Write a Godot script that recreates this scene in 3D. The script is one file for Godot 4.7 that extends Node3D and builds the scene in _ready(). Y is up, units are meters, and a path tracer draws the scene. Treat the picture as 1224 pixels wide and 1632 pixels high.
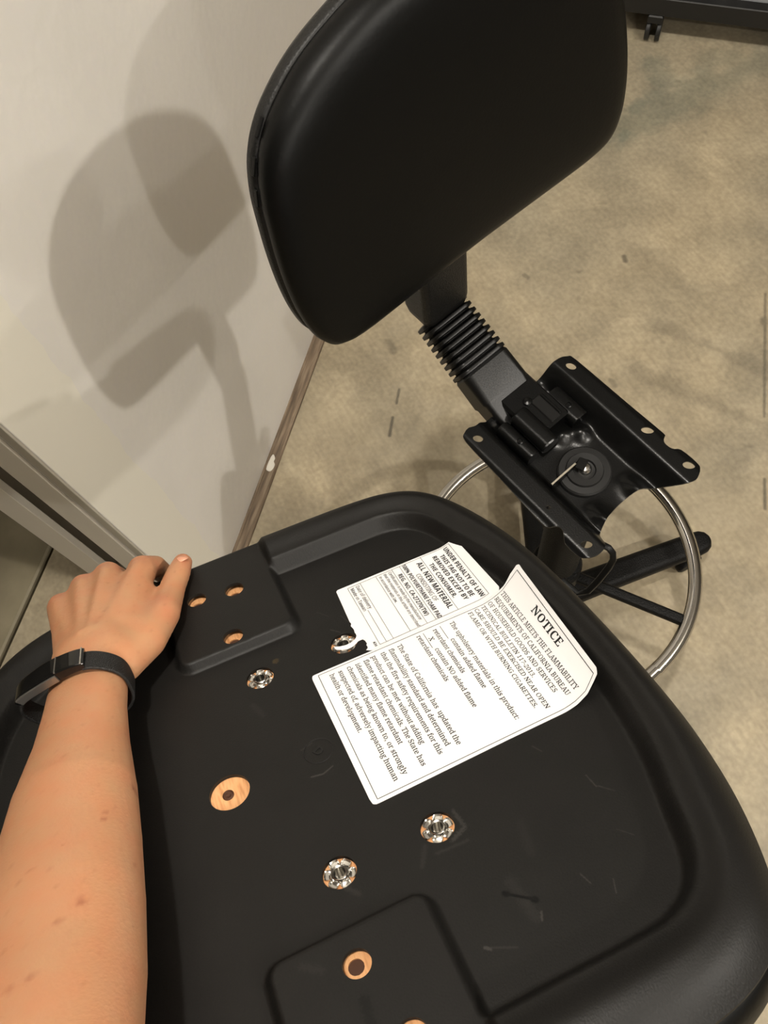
extends Node3D

# ---------------------------------------------------------------- small tools
var used := {}

func numbered(called: String) -> String:
	if not used.has(called):
		used[called] = 0
		return called
	used[called] += 1
	return "%s_%03d" % [called, used[called]]

func thing(called: String, label: String, category: String, at: Transform3D, group := "") -> Node3D:
	var o := Node3D.new()
	o.name = numbered(called)
	add_child(o, true)
	o.transform = at
	o.set_meta("label", label)
	o.set_meta("category", category)
	if group != "":
		o.set_meta("group", group)
	return o

func part(called: String, mesh: Mesh, m: Material, parent: Node, at := Transform3D.IDENTITY) -> MeshInstance3D:
	var o := MeshInstance3D.new()
	o.mesh = mesh
	o.material_override = m
	o.transform = at
	o.cast_shadow = GeometryInstance3D.SHADOW_CASTING_SETTING_ON
	if parent == self:
		o.name = numbered(called)
	else:
		var k := 0
		var nm := called
		while parent.has_node(nm):
			k += 1
			nm = "%s_%03d" % [called, k]
		o.name = nm
	parent.add_child(o, true)
	return o

func struct(called: String, mesh: Mesh, m: Material, label := "", at := Transform3D.IDENTITY) -> MeshInstance3D:
	var o := part(called, mesh, m, self, at)
	o.set_meta("kind", "structure")
	if label != "":
		o.set_meta("label", label)
	return o

# a triangle soup with shared corners: normals are averaged where a corner is shared, so hard edges repeat their corners
class Soup:
	var v := PackedVector3Array()
	var ix := PackedInt32Array()
	var uv := PackedVector2Array()
	var col := PackedColorArray()

	func add(p: Vector3, t := Vector2.ZERO) -> int:
		v.append(p)
		uv.append(t)
		return v.size() - 1

	func tri(a: int, b: int, c: int) -> void:
		ix.append(a)
		ix.append(b)
		ix.append(c)

	func quad(a: int, b: int, c: int, d: int) -> void:
		tri(a, b, c)
		tri(a, c, d)

	func turn(from: int) -> void:
		for k in range(from, ix.size(), 3):
			var t := ix[k + 1]
			ix[k + 1] = ix[k + 2]
			ix[k + 2] = t

	# faces added since «from» are turned so that they look away from their middle
	func outward(from: int) -> void:
		var mid := Vector3.ZERO
		for k in range(from, ix.size()):
			mid += v[ix[k]]
		mid /= maxf(1.0, ix.size() - from)
		var vol := 0.0
		for k in range(from, ix.size(), 3):
			vol += (v[ix[k]] - mid).dot((v[ix[k + 1]] - mid).cross(v[ix[k + 2]] - mid))
		if vol > 0.0:
			turn(from)

	# rings of equal length joined; crease (degrees) repeats a ring where the wall bends more sharply than that
	func loft(rings: Array, closed := true, cap0 := true, cap1 := true, crease := 32.0) -> void:
		var from := ix.size()
		var n: int = rings[0].size()
		var m := n if closed else n - 1
		var prev := -1
		for k in rings.size():
			var r: PackedVector3Array = rings[k]
			var start := v.size()
			for p in r:
				add(p, Vector2(float(start), 0))
			if prev >= 0:
				for i in m:
					var j := (i + 1) % n
					quad(prev + i, prev + j, start + j, start + i)
			prev = start
			if k > 0 and k < rings.size() - 1:
				var bend := 0.0
				for i in range(0, n, maxi(1, n / 12)):
					var d0: Vector3 = r[i] - rings[k - 1][i]
					var d1: Vector3 = rings[k + 1][i] - r[i]
					if d0.length() > 1e-7 and d1.length() > 1e-7:
						bend = maxf(bend, rad_to_deg(d0.angle_to(d1)))
				if bend > crease:
					prev = v.size()
					for p in r:
						add(p)
		for e in 2:
			if (e == 0 and cap0) or (e == 1 and cap1):
				var r: PackedVector3Array = rings[0] if e == 0 else rings[-1]
				var c := Vector3.ZERO
				for p in r:
					c += p
				c /= n
				var ci := add(c)
				var s := v.size()
				for p in r:
					add(p)
				for i in m:
					if e == 0:
						tri(ci, s + (i + 1) % n, s + i)
					else:
						tri(ci, s + i, s + (i + 1) % n)
		outward(from)

	func lathe(profile: PackedVector2Array, n := 32, at := Transform3D.IDENTITY, crease := 32.0) -> void:
		var rings := []
		for p in profile:
			var r := PackedVector3Array()
			for i in n:
				var a := TAU * i / n
				r.append(at * Vector3(p.x * cos(a), p.y, p.x * sin(a)))
			rings.append(r)
		loft(rings, true, profile[0].x > 1e-5, profile[-1].x > 1e-5, crease)

	func merge(o: Soup, at: Transform3D) -> void:
		var s := v.size()
		for k in o.v.size():
			add(at * o.v[k], o.uv[k])
		for k in o.ix:
			ix.append(s + k)

	func mesh() -> ArrayMesh:
		var n := PackedVector3Array()
		n.resize(v.size())
		for k in range(0, ix.size(), 3):
			var a := ix[k]
			var b := ix[k + 1]
			var c := ix[k + 2]
			var q := (v[c] - v[a]).cross(v[b] - v[a])
			n[a] += q
			n[b] += q
			n[c] += q
		for k in n.size():
			n[k] = n[k].normalized() if n[k].length_squared() > 0.0 else Vector3.UP
		var arr := []
		arr.resize(Mesh.ARRAY_MAX)
		arr[Mesh.ARRAY_VERTEX] = v
		arr[Mesh.ARRAY_NORMAL] = n
		arr[Mesh.ARRAY_TEX_UV] = uv
		arr[Mesh.ARRAY_INDEX] = ix
		if col.size() == v.size():
			arr[Mesh.ARRAY_COLOR] = col
		var am := ArrayMesh.new()
		am.add_surface_from_arrays(Mesh.PRIMITIVE_TRIANGLES, arr)
		return am

func rect_ring(w: float, d: float, r: float, per := 5) -> PackedVector2Array:
	var out := PackedVector2Array()
	r = minf(r, minf(w, d) * 0.499)
	for c in 4:
		var cx := (w / 2 - r) * (1 if c == 0 or c == 3 else -1)
		var cy := (d / 2 - r) * (1 if c < 2 else -1)
		for k in per + 1:
			var a := PI / 2 * (c + float(k) / per)
			out.append(Vector2(cx + r * cos(a), cy + r * sin(a)))
	return out

# a box with rounded uprights and chamfered ends, standing along y, centred
func box_soup(size: Vector3, round_r := 0.003, cham := 0.0015) -> Soup:
	var s := Soup.new()
	var rings := []
	var h := size.y / 2
	for q in [[-h, cham], [-h + cham, 0.0], [h - cham, 0.0], [h, cham]]:
		var r := PackedVector3Array()
		for p in rect_ring(size.x - 2 * q[1], size.z - 2 * q[1], maxf(round_r - q[1], 0.0004), 4):
			r.append(Vector3(p.x, q[0], p.y))
		rings.append(r)
	s.loft(rings)
	return s

func box(size: Vector3, round_r := 0.003, cham := 0.0015) -> ArrayMesh:
	return box_soup(size, round_r, cham).mesh()

func sweep(path: PackedVector3Array, section: PackedVector2Array, up := Vector3.UP, closed := false) -> Soup:
	var s := Soup.new()
	var rings := []
	var n := path.size()
	for k in n:
		var t: Vector3
		if closed:
			t = path[(k + 1) % n] - path[(k + n - 1) % n]
		else:
			t = path[mini(k + 1, n - 1)] - path[maxi(k - 1, 0)]
		t = t.normalized()
		var side := t.cross(up)
		if side.length() < 0.05:
			side = t.cross(Vector3.RIGHT)
		side = side.normalized()
		var w := side.cross(t).normalized()
		var r := PackedVector3Array()
		for p in section:
			r.append(path[k] + side * p.x + w * p.y)
		rings.append(r)
	if closed:
		rings.append(rings[0])
	s.loft(rings, true, not closed, not closed, 70.0)
	return s

func disc_ring(r: float, n := 14) -> PackedVector2Array:
	var out := PackedVector2Array()
	for k in n:
		out.append(Vector2(r * cos(TAU * k / n), r * sin(TAU * k / n)))
	return out

# closed Catmull-Rom curve through the points
func smooth_poly(p: PackedVector2Array, sub: int) -> PackedVector2Array:
	var out := PackedVector2Array()
	var n := p.size()
	for k in n:
		for s in sub:
			out.append(p[k].cubic_interpolate(p[(k + 1) % n], p[(k + n - 1) % n], p[(k + 2) % n], float(s) / sub))
	return out

func mirrored(half: PackedVector2Array) -> PackedVector2Array:
	# half runs from the middle of the front to the middle of the back on the +x side
	var out := half.duplicate()
	for k in range(half.size() - 2, 0, -1):
		out.append(Vector2(-half[k].x, half[k].y))
	return out

func poly_sdf(poly: PackedVector2Array, p: Vector2) -> float:
	var d := 1e9
	var inside := false
	var n := poly.size()
	var b := poly[n - 1]
	for a in poly:
		var e := b - a
		var w := p - a
		var q := w - e * clampf(w.dot(e) / e.length_squared(), 0.0, 1.0)
		d = minf(d, q.length_squared())
		if (a.y > p.y) != (b.y > p.y) and p.x < (b.x - a.x) * (p.y - a.y) / (b.y - a.y) + a.x:
			inside = not inside
		b = a
	return -sqrt(d) if inside else sqrt(d)

# distance to a polygon looked up from a coarse table
class Field:
	var lo: Vector2
	var c: float
	var nx: int
	var ny: int
	var t := PackedFloat32Array()

	func at(p: Vector2) -> float:
		var x := clampf((p.x - lo.x) / c, 0.0, nx - 1.001)
		var y := clampf((p.y - lo.y) / c, 0.0, ny - 1.001)
		var i := int(x)
		var j := int(y)
		x -= i
		y -= j
		var k := j * nx + i
		return lerpf(lerpf(t[k], t[k + 1], x), lerpf(t[k + nx], t[k + nx + 1], x), y)

func field(poly: PackedVector2Array, lo: Vector2, hi: Vector2, c: float) -> Field:
	var f := Field.new()
	f.lo = lo
	f.c = c
	f.nx = int((hi.x - lo.x) / c) + 2
	f.ny = int((hi.y - lo.y) / c) + 2
	for j in f.ny:
		for i in f.nx:
			f.t.append(poly_sdf(poly, lo + Vector2(i, j) * c))
	return f

# a sheet over the plane (u, v), drawn at (u, height, -v): a grid trimmed to the distance field, with round or oval holes and a thickness
# holes: [u, v, radius along, radius across, turn]
func sheet(lo: Vector2, hi: Vector2, cell: float, dist: Callable, height: Callable, thick: float, holes := [], bottom := false, uv_scale := 1.0, uv_at := Vector2.ZERO) -> Soup:
	var s := Soup.new()
	var nx := int(ceil((hi.x - lo.x) / cell)) + 1
	var ny := int(ceil((hi.y - lo.y) / cell)) + 1
	var id := PackedInt32Array()
	id.resize(nx * ny)
	for j in ny:
		for i in nx:
			var p := lo + Vector2(i, j) * cell
			var d: float = dist.call(p)
			if d > 1.5 * cell:
				id[j * nx + i] = -1
				continue
			if d > -0.35 * cell:
				for pass_ in 2:
					var e := cell * 0.25
					var g := Vector2(dist.call(p + Vector2(e, 0)) - dist.call(p - Vector2(e, 0)), dist.call(p + Vector2(0, e)) - dist.call(p - Vector2(0, e)))
					if g.length() > 1e-9:
						p -= g.normalized() * d
					d = dist.call(p)
			id[j * nx + i] = s.add(Vector3(p.x, height.call(p), -p.y), (p - uv_at) * uv_scale)
	var gone := {}
	var patches := []
	for h in holes:
		var big: float = maxf(h[2], h[3]) + cell * 0.7
		var i0 := int(floor((h[0] - big - lo.x) / cell))
		var i1 := int(ceil((h[0] + big - lo.x) / cell))
		var j0 := int(floor((h[1] - big - lo.y) / cell))
		var j1 := int(ceil((h[1] + big - lo.y) / cell))
		for j in range(j0, j1):
			for i in range(i0, i1):
				gone[j * nx + i] = true
		var loop := []
		for i in range(i0, i1):
			loop.append(id[j0 * nx + i])
		for j in range(j0, j1):
			loop.append(id[j * nx + i1])
		for i in range(i1, i0, -1):
			loop.append(id[j1 * nx + i])
		for j in range(j1, j0, -1):
			loop.append(id[j * nx + i0])
		patches.append([h, loop])
	for j in ny - 1:
		for i in nx - 1:
			if gone.has(j * nx + i):
				continue
			var a := id[j * nx + i]
			var b := id[j * nx + i + 1]
			var c := id[(j + 1) * nx + i + 1]
			var d := id[(j + 1) * nx + i]
			if a < 0 or b < 0 or c < 0 or d < 0:
				continue
			s.quad(a, d, c, b)
	for q in patches:
		var h: Array = q[0]
		var loop: Array = q[1]
		if loop.has(-1):
			continue
		var inner := []
		var ct := cos(h[4])
		var sn := sin(h[4])
		for k in loop:
			var w := Vector2(s.v[k].x - h[0], -s.v[k].z - h[1])
			var l := Vector2(w.x * ct + w.y * sn, -w.x * sn + w.y * ct).normalized()
			l = Vector2(l.x * h[2], l.y * h[3])
			var p := Vector2(h[0] + l.x * ct - l.y * sn, h[1] + l.x * sn + l.y * ct)
			inner.append(s.add(Vector3(p.x, height.call(p), -p.y), (p - uv_at) * uv_scale))
		for k in loop.size():
			var k2 := (k + 1) % loop.size()
			s.quad(loop[k], inner[k], inner[k2], loop[k2])
	if thick > 0.0:
		var edges := {}
		for k in range(0, s.ix.size(), 3):
			for e in 3:
				edges[Vector2i(s.ix[k + e], s.ix[k + (e + 1) % 3])] = true
		var tops := s.ix.size()
		var down := Vector3(0, -thick, 0)
		for e in edges:
			if not edges.has(Vector2i(e.y, e.x)):
				var a := s.add(s.v[e.x], s.uv[e.x])
				var b := s.add(s.v[e.y], s.uv[e.y])
				var c := s.add(s.v[e.y] + down, s.uv[e.y])
				var d := s.add(s.v[e.x] + down, s.uv[e.x])
				s.quad(a, d, c, b)
		if bottom:
			var back := {}
			for k in range(0, tops, 3):
				var t := []
				for e in 3:
					var q := s.ix[k + e]
					if not back.has(q):
						back[q] = s.add(s.v[q] + down, s.uv[q])
					t.append(back[q])
				s.tri(t[0], t[2], t[1])
	return s

func noise(seed_: int, freq: float, oct := 4, type := FastNoiseLite.TYPE_SIMPLEX_SMOOTH) -> FastNoiseLite:
	var n := FastNoiseLite.new()
	n.seed = seed_
	n.frequency = freq
	n.noise_type = type
	n.fractal_octaves = oct
	return n

func noise_tex(seed_: int, freq: float, ramp := [], as_normal := false, bump := 4.0, size := 256, oct := 4, type := FastNoiseLite.TYPE_SIMPLEX_SMOOTH) -> NoiseTexture2D:
	var t := NoiseTexture2D.new()
	t.width = size
	t.height = size
	t.seamless = true
	t.noise = noise(seed_, freq, oct, type)
	t.as_normal_map = as_normal
	t.bump_strength = bump
	if ramp.size() > 0:
		var g := Gradient.new()
		g.offsets = PackedFloat32Array(ramp[0])
		g.colors = PackedColorArray(ramp[1])
		t.color_ramp = g
	return t

func mat(c: Color, rough: float, metal := 0.0) -> StandardMaterial3D:
	var m := StandardMaterial3D.new()
	m.albedo_color = c
	m.roughness = rough
	m.metallic = metal
	return m

func grainy(m: StandardMaterial3D, tex: Texture2D, scale: float, strength: float, world := false) -> StandardMaterial3D:
	m.normal_enabled = true
	m.normal_texture = tex
	m.normal_scale = strength
	m.uv1_triplanar = true
	m.uv1_world_triplanar = world
	m.uv1_scale = Vector3.ONE * scale
	return m

func step3(a: float, b: float, x: float) -> float:
	return smoothstep(a, b, x)

# ---------------------------------------------------------------- materials
var M := {}

func make_materials() -> void:
	var grain := noise_tex(3, 0.09, [], true, 5.0, 256, 3)
	var leather := noise_tex(5, 0.06, [], true, 6.0, 256, 2, FastNoiseLite.TYPE_CELLULAR)
	M.pan = mat(Color(0.212, 0.205, 0.194), 0.5)
	M.plastic = grainy(mat(Color(0.055, 0.054, 0.051), 0.38), grain, 14.0, 0.06)
	M.vinyl = grainy(mat(Color(0.034, 0.034, 0.031), 0.42), leather, 16.0, 0.06)
	M.shell = grainy(mat(Color(0.085, 0.083, 0.078), 0.45), grain, 14.0, 0.3)
	M.steel = grainy(mat(Color(0.045, 0.045, 0.043), 0.28), grain, 20.0, 0.10)
	M.rubber = mat(Color(0.07, 0.068, 0.065), 0.38)
	M.washer = mat(Color(0.105, 0.103, 0.1), 0.5)
	M.chrome = mat(Color(0.80, 0.79, 0.77), 0.09, 1.0)
	M.zinc = mat(Color(0.86, 0.85, 0.83), 0.2, 1.0)
	M.bare = mat(Color(0.80, 0.77, 0.70), 0.35, 1.0)
	var ply := noise_tex(8, 0.02, [[0.0, 0.35, 0.55, 0.75, 1.0], [Color(0.78, 0.53, 0.33), Color(0.90, 0.66, 0.45), Color(0.93, 0.71, 0.50), Color(0.88, 0.63, 0.42), Color(0.80, 0.54, 0.35)]], false, 1.0, 256, 4)
	M.wood = mat(Color.WHITE, 0.6)
	M.wood.albedo_texture = ply
	M.wood.uv1_triplanar = true
	M.wood.uv1_scale = Vector3(6, 6, 40)
	M.dark_hole = mat(Color(0.30, 0.18, 0.11), 0.7)
	M.paper = mat(Color(0.945, 0.94, 0.94), 0.5)
	M.ink = mat(Color(0.05, 0.05, 0.05), 0.8)
	M.display = mat(Color(0.05, 0.05, 0.05), 0.08)
	M.strap = grainy(mat(Color(0.085, 0.083, 0.08), 0.5), noise_tex(12, 0.2, [], true, 8.0, 128, 1), 60.0, 0.6)
	M.silver = mat(Color(0.66, 0.65, 0.63), 0.32, 0.9)
	M.base = grainy(mat(Color(0.062, 0.06, 0.057), 0.5), grain, 12.0, 0.4)
	for k in ["pan", "plastic", "vinyl", "shell", "steel", "base", "rubber", "washer"]:
		M[k].metallic_specular = 0.38
	M.pan.metallic_specular = 0.36
	M.vinyl.metallic_specular = 0.26
	M.base.metallic_specular = 0.28
	M.lamp_metal = mat(Color(0.75, 0.74, 0.72), 0.4, 0.6)

	# painted wall panel: nearly even, with faint scuffs
	M.wall = mat(Color.WHITE, 0.5)
	M.wall.albedo_texture = noise_tex(21, 0.006, [[0.0, 0.4, 0.6, 1.0], [Color(0.838, 0.822, 0.795), Color(0.848, 0.832, 0.806), Color(0.852, 0.836, 0.81), Color(0.86, 0.844, 0.818)]], false, 1.0, 512, 5)
	M.wall.uv1_triplanar = true
	M.wall.uv1_world_triplanar = true
	M.wall.uv1_scale = Vector3.ONE * 1.3
	grainy(M.wall, noise_tex(22, 0.12, [], true, 2.0, 256, 3), 1.3, 0.05, true)
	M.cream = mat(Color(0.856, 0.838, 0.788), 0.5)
	M.jamb = mat(Color(0.80, 0.775, 0.73), 0.5)
	M.jamb2 = mat(Color(0.66, 0.635, 0.585), 0.5)
	M.room = mat(Color(0.42, 0.40, 0.37), 0.8)
	M.ceiling = mat(Color(0.62, 0.60, 0.57), 0.9)
	M.sill = mat(Color.WHITE, 0.75)
	M.sill.albedo_texture = noise_tex(31, 0.02, [[0.0, 0.35, 0.6, 0.8, 1.0], [Color(0.30, 0.25, 0.20), Color(0.42, 0.36, 0.29), Color(0.48, 0.41, 0.335), Color(0.54, 0.48, 0.40), Color(0.42, 0.36, 0.29)]], false, 1.0, 256, 5)
	M.sill.uv1_triplanar = true
	M.sill.uv1_world_triplanar = true
	M.sill.uv1_scale = Vector3(16, 16, 1.3)
	M.chip = mat(Color(0.86, 0.84, 0.79), 0.7)
	M.rack = mat(Color(0.075, 0.073, 0.07), 0.5)
	M.carton = mat(Color(0.62, 0.63, 0.64), 0.6)
	M.smudge = mat(Color(0.30, 0.31, 0.33), 0.7)
	M.floor = mat(Color.WHITE, 0.55)
	M.floor.albedo_texture = ImageTexture.create_from_image(floor_picture())
	M.floor.normal_enabled = true
	M.floor.normal_texture = noise_tex(41, 0.05, [], true, 3.0, 512, 5)
	M.floor.normal_scale = 0.25
	M.floor2 = mat(Color.WHITE, 0.6)
	M.floor2.albedo_texture = noise_tex(43, 0.008, [[0.0, 0.3, 0.5, 0.7, 1.0], [Color(0.38, 0.35, 0.28), Color(0.445, 0.41, 0.33), Color(0.475, 0.44, 0.355), Color(0.505, 0.47, 0.38), Color(0.57, 0.53, 0.44)]], false, 1.0, 512, 6)
	M.floor2.uv1_triplanar = true
	M.floor2.uv1_world_triplanar = true
	M.floor2.uv1_scale = Vector3.ONE * 0.9

# trowelled concrete, 3 m square, with soft darker bands and patches, scratches and specks drawn in
const FLOOR_AT := Vector2(-1.1, -2.4)
const FLOOR_SIDE := 3.0

func floor_picture() -> Image:
	var n := 1280
	var broad := noise(51, 0.0042, 4).get_seamless_image(n, n).get_data()
	var warp := noise(52, 0.012, 5)
	warp.domain_warp_enabled = true
	warp.domain_warp_amplitude = 60.0
	warp.domain_warp_frequency = 0.006
	var swirl := warp.get_seamless_image(n, n).get_data()
	var fine := noise(53, 0.16, 3).get_seamless_image(n, n).get_data()
	var speck := noise(54, 0.045, 2).get_seamless_image(n, n).get_data()
	var cool := PackedFloat32Array()   # blue-grey patches
	var dark := PackedFloat32Array()
	cool.resize(n * n)
	dark.resize(n * n)
	# x0, z0, x1, z1, half width, strength, 1 for blue-grey; edges are broken up by the noise
	var marks := [
		[-0.06, -1.72, 0.10, -1.93, 0.050, 0.55, 1], [0.08, -1.86, 0.26, -2.06, 0.035, 0.4, 1], [-0.02, -1.95, 0.02, -1.90, 0.035, 0.5, 1], [-0.05, -1.80, -0.03, -1.83, 0.02, 0.7, 1], [-0.06, -1.70, -0.055, -1.72, 0.014, 0.9, 1], [0.10, -2.0, 0.16, -2.02, 0.03, 0.35, 1],
		[0.12, -1.185, 0.44, -1.105, 0.016, 0.42, 0], [0.10, -1.06, 0.46, -0.965, 0.016, 0.42, 0], [0.0, -1.40, 0.22, -1.26, 0.022, 0.18, 0],
		[-0.394, -0.815, -0.388, -0.770, 0.0032, 1.6, 0], [-0.400, -0.886, -0.396, -0.851, 0.0028, 1.5, 0],
		[0.013, -1.352, 0.018, -1.342, 0.006, 1.4, 0], [0.342, -1.25, 0.344, -1.243, 0.008, 1.0, 0], [0.337, -1.32, 0.378, -1.01, 0.0032, 1.1, 0], [0.399, -0.865, 0.409, -0.80, 0.0035, 1.4, 0],
		[-0.55, -0.60, -0.42, -0.42, 0.05, 0.22, 0], [-0.50, -0.74, -0.45, -0.62, 0.04, 0.18, 0], [-0.46, -1.0, -0.44, -0.98, 0.008, 0.6, 0], [-0.36, -1.18, -0.355, -1.175, 0.006, 0.7, 0], [0.05, -1.02, 0.06, -1.01, 0.006, 0.7, 0], [-0.20, -1.25, -0.19, -1.245, 0.005, 0.8, 0], [0.30, -0.55, 0.31, -0.548, 0.005, 0.7, 0], [0.20, -0.70, 0.21, -0.69, 0.006, 0.5, 0]]
	for k in marks.size():
		var q: Array = marks[k]
		var a := (Vector2(q[0], q[1]) - FLOOR_AT) / FLOOR_SIDE * n
		var b := (Vector2(q[2], q[3]) - FLOOR_AT) / FLOOR_SIDE * n
		var w: float = q[4] / FLOOR_SIDE * n
		var m := w * 2.2 + 2.0
		for y in range(maxi(0, int(minf(a.y, b.y) - m)), mini(n, int(maxf(a.y, b.y) + m))):
			for x in range(maxi(0, int(minf(a.x, b.x) - m)), mini(n, int(maxf(a.x, b.x) + m))):
				var p := Vector2(x, y)
				var e := b - a
				var t := clampf((p - a).dot(e) / maxf(e.length_squared(), 1e-6), 0.0, 1.0)
				var d := (p - a - e * t).length() / w
				var rough: float = (swirl[y * n + x] / 255.0 - 0.5) * 1.6 + (speck[y * n + x] / 255.0 - 0.5) * 0.9
				if w < 4.0:
					rough *= 0.35
				var f := smoothstep(1.55, 0.35, d + rough) * float(q[5])
				if q[6] == 1:
					cool[y * n + x] = maxf(cool[y * n + x], f)
				else:
					dark[y * n + x] = maxf(dark[y * n + x], f)
	var out := PackedByteArray()
	out.resize(n * n * 3)
	for k in n * n:
		var g := 0.985 + (broad[k] - 128) * 0.00045 + (swirl[k] - 128) * 0.00085 + (fine[k] - 128) * 0.0006 + (fine[((k % n - k / n + n) % n) * n + ((k % n + k / n) / 7) % n] - 128) * 0.0003 * (0.4 + broad[k] / 200.0)
		if speck[k] < 40:
			g -= (40 - speck[k]) * 0.004
		elif speck[k] > 214:
			g += (speck[k] - 214) * 0.0022
		g *= 1.0 - 0.24 * dark[k] - 0.16 * cool[k]
		var wm := (broad[k] - 128) * 0.0001
		out[k * 3] = clampi(int(157.0 * (g + wm - 0.05 * cool[k])), 0, 255)
		out[k * 3 + 1] = clampi(int(145.0 * g), 0, 255)
		out[k * 3 + 2] = clampi(int(121.0 * (g - wm * 1.5 + 0.02 * cool[k])), 0, 255)
	return Image.create_from_data(n, n, false, Image.FORMAT_RGB8, out)

# ---------------------------------------------------------------- the scene
func _ready() -> void:
	var cam := Camera3D.new()
	cam.name = "camera"
	cam.transform = Transform3D(Basis(Vector3(0.9529, -0.0936, -0.2884), Vector3(-0.2373, 0.3623, -0.9014), Vector3(0.1889, 0.9274, 0.3230)).orthonormalized(), Vector3(0, 1.7, 0))
	cam.fov = 61.66
	cam.near = 0.02
	cam.far = 50.0
	add_child(cam)
	cam.current = true
	var we := WorldEnvironment.new()
	we.name = "surroundings"
	var env := Environment.new()
	env.background_mode = Environment.BG_COLOR
	env.background_color = Color(0.02, 0.02, 0.02)
	env.tonemap_mode = Environment.TONE_MAPPER_LINEAR
	env.tonemap_exposure = 1.36
	env.sdfgi_enabled = true
	env.ssao_enabled = true
	env.ssil_enabled = true
	we.environment = env
	add_child(we)

	make_materials()
	lamp(Vector3(2.4, 3.3, -0.3), "bare warm bulb hanging first in the row of three, level with the chair", 3.7)
	lamp(Vector3(2.4, 3.3, 1.6), "bare warm bulb hanging in the middle of the row of three", 2.7)
	lamp(Vector3(2.4, 3.3, 3.5), "bare warm bulb hanging last in the row of three, nearest the near wall", 2.4)
	lamp(Vector3(-0.18, 3.4, -0.3), "bare warm bulb hanging alone, straight above the chair seat", 2.6)

	room()
	rack()
	chair()
	chair_seat()
	person()
	band()

func lamp(at: Vector3, label: String, energy: float) -> void:
	var drop := 3.6 - at.y
	var t := thing("pendant_lamp", label, "lamp", Transform3D(Basis.IDENTITY, at), "pendant bulbs in a row")
	var s := Soup.new()
	s.lathe(PackedVector2Array([Vector2(0, -0.064), Vector2(0.026, -0.058), Vector2(0.046, -0.042), Vector2(0.060, -0.014), Vector2(0.060, 0.012), Vector2(0.044, 0.036), Vector2(0.018, 0.052), Vector2(0.0, 0.054)]), 24, Transform3D.IDENTITY, 60)
	var m := mat(Color(1, 0.9, 0.75), 0.5)
	m.emission_enabled = true
	m.emission = Color(1.0, 0.92, 0.80)
	m.emission_energy_multiplier = 3.0
	part("bulb", s.mesh(), m, t)
	var h := Soup.new()
	h.lathe(PackedVector2Array([Vector2(0.012, 0.045), Vector2(0.022, 0.05), Vector2(0.022, 0.105), Vector2(0.010, 0.117), Vector2(0.004, 0.119), Vector2(0.004, 0.12)]), 20)
	part("socket", h.mesh(), M.lamp_metal, t)
	var c := Soup.new()
	c.lathe(PackedVector2Array([Vector2(0.0035, 0.115), Vector2(0.0035, drop - 0.015), Vector2(0.05, drop - 0.015), Vector2(0.05, drop)]), 12)
	part("cord", c.mesh(), M.lamp_metal, t)
	var l := OmniLight3D.new()
	l.name = "glow"
	l.light_color = Color(1.0, 0.98, 0.945)
	l.light_energy = energy
	l.light_size = 0.045
	l.omni_range = 30.0
	l.omni_attenuation = 2.0
	l.shadow_enabled = true
	t.add_child(l, true)

func slab(lo: Vector3, hi: Vector3, bevel := 0.001) -> ArrayMesh:
	var s := box_soup(hi - lo, bevel, bevel)
	var o := Soup.new()
	o.merge(s, Transform3D(Basis.IDENTITY, (lo + hi) / 2))
	return o.mesh()

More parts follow.
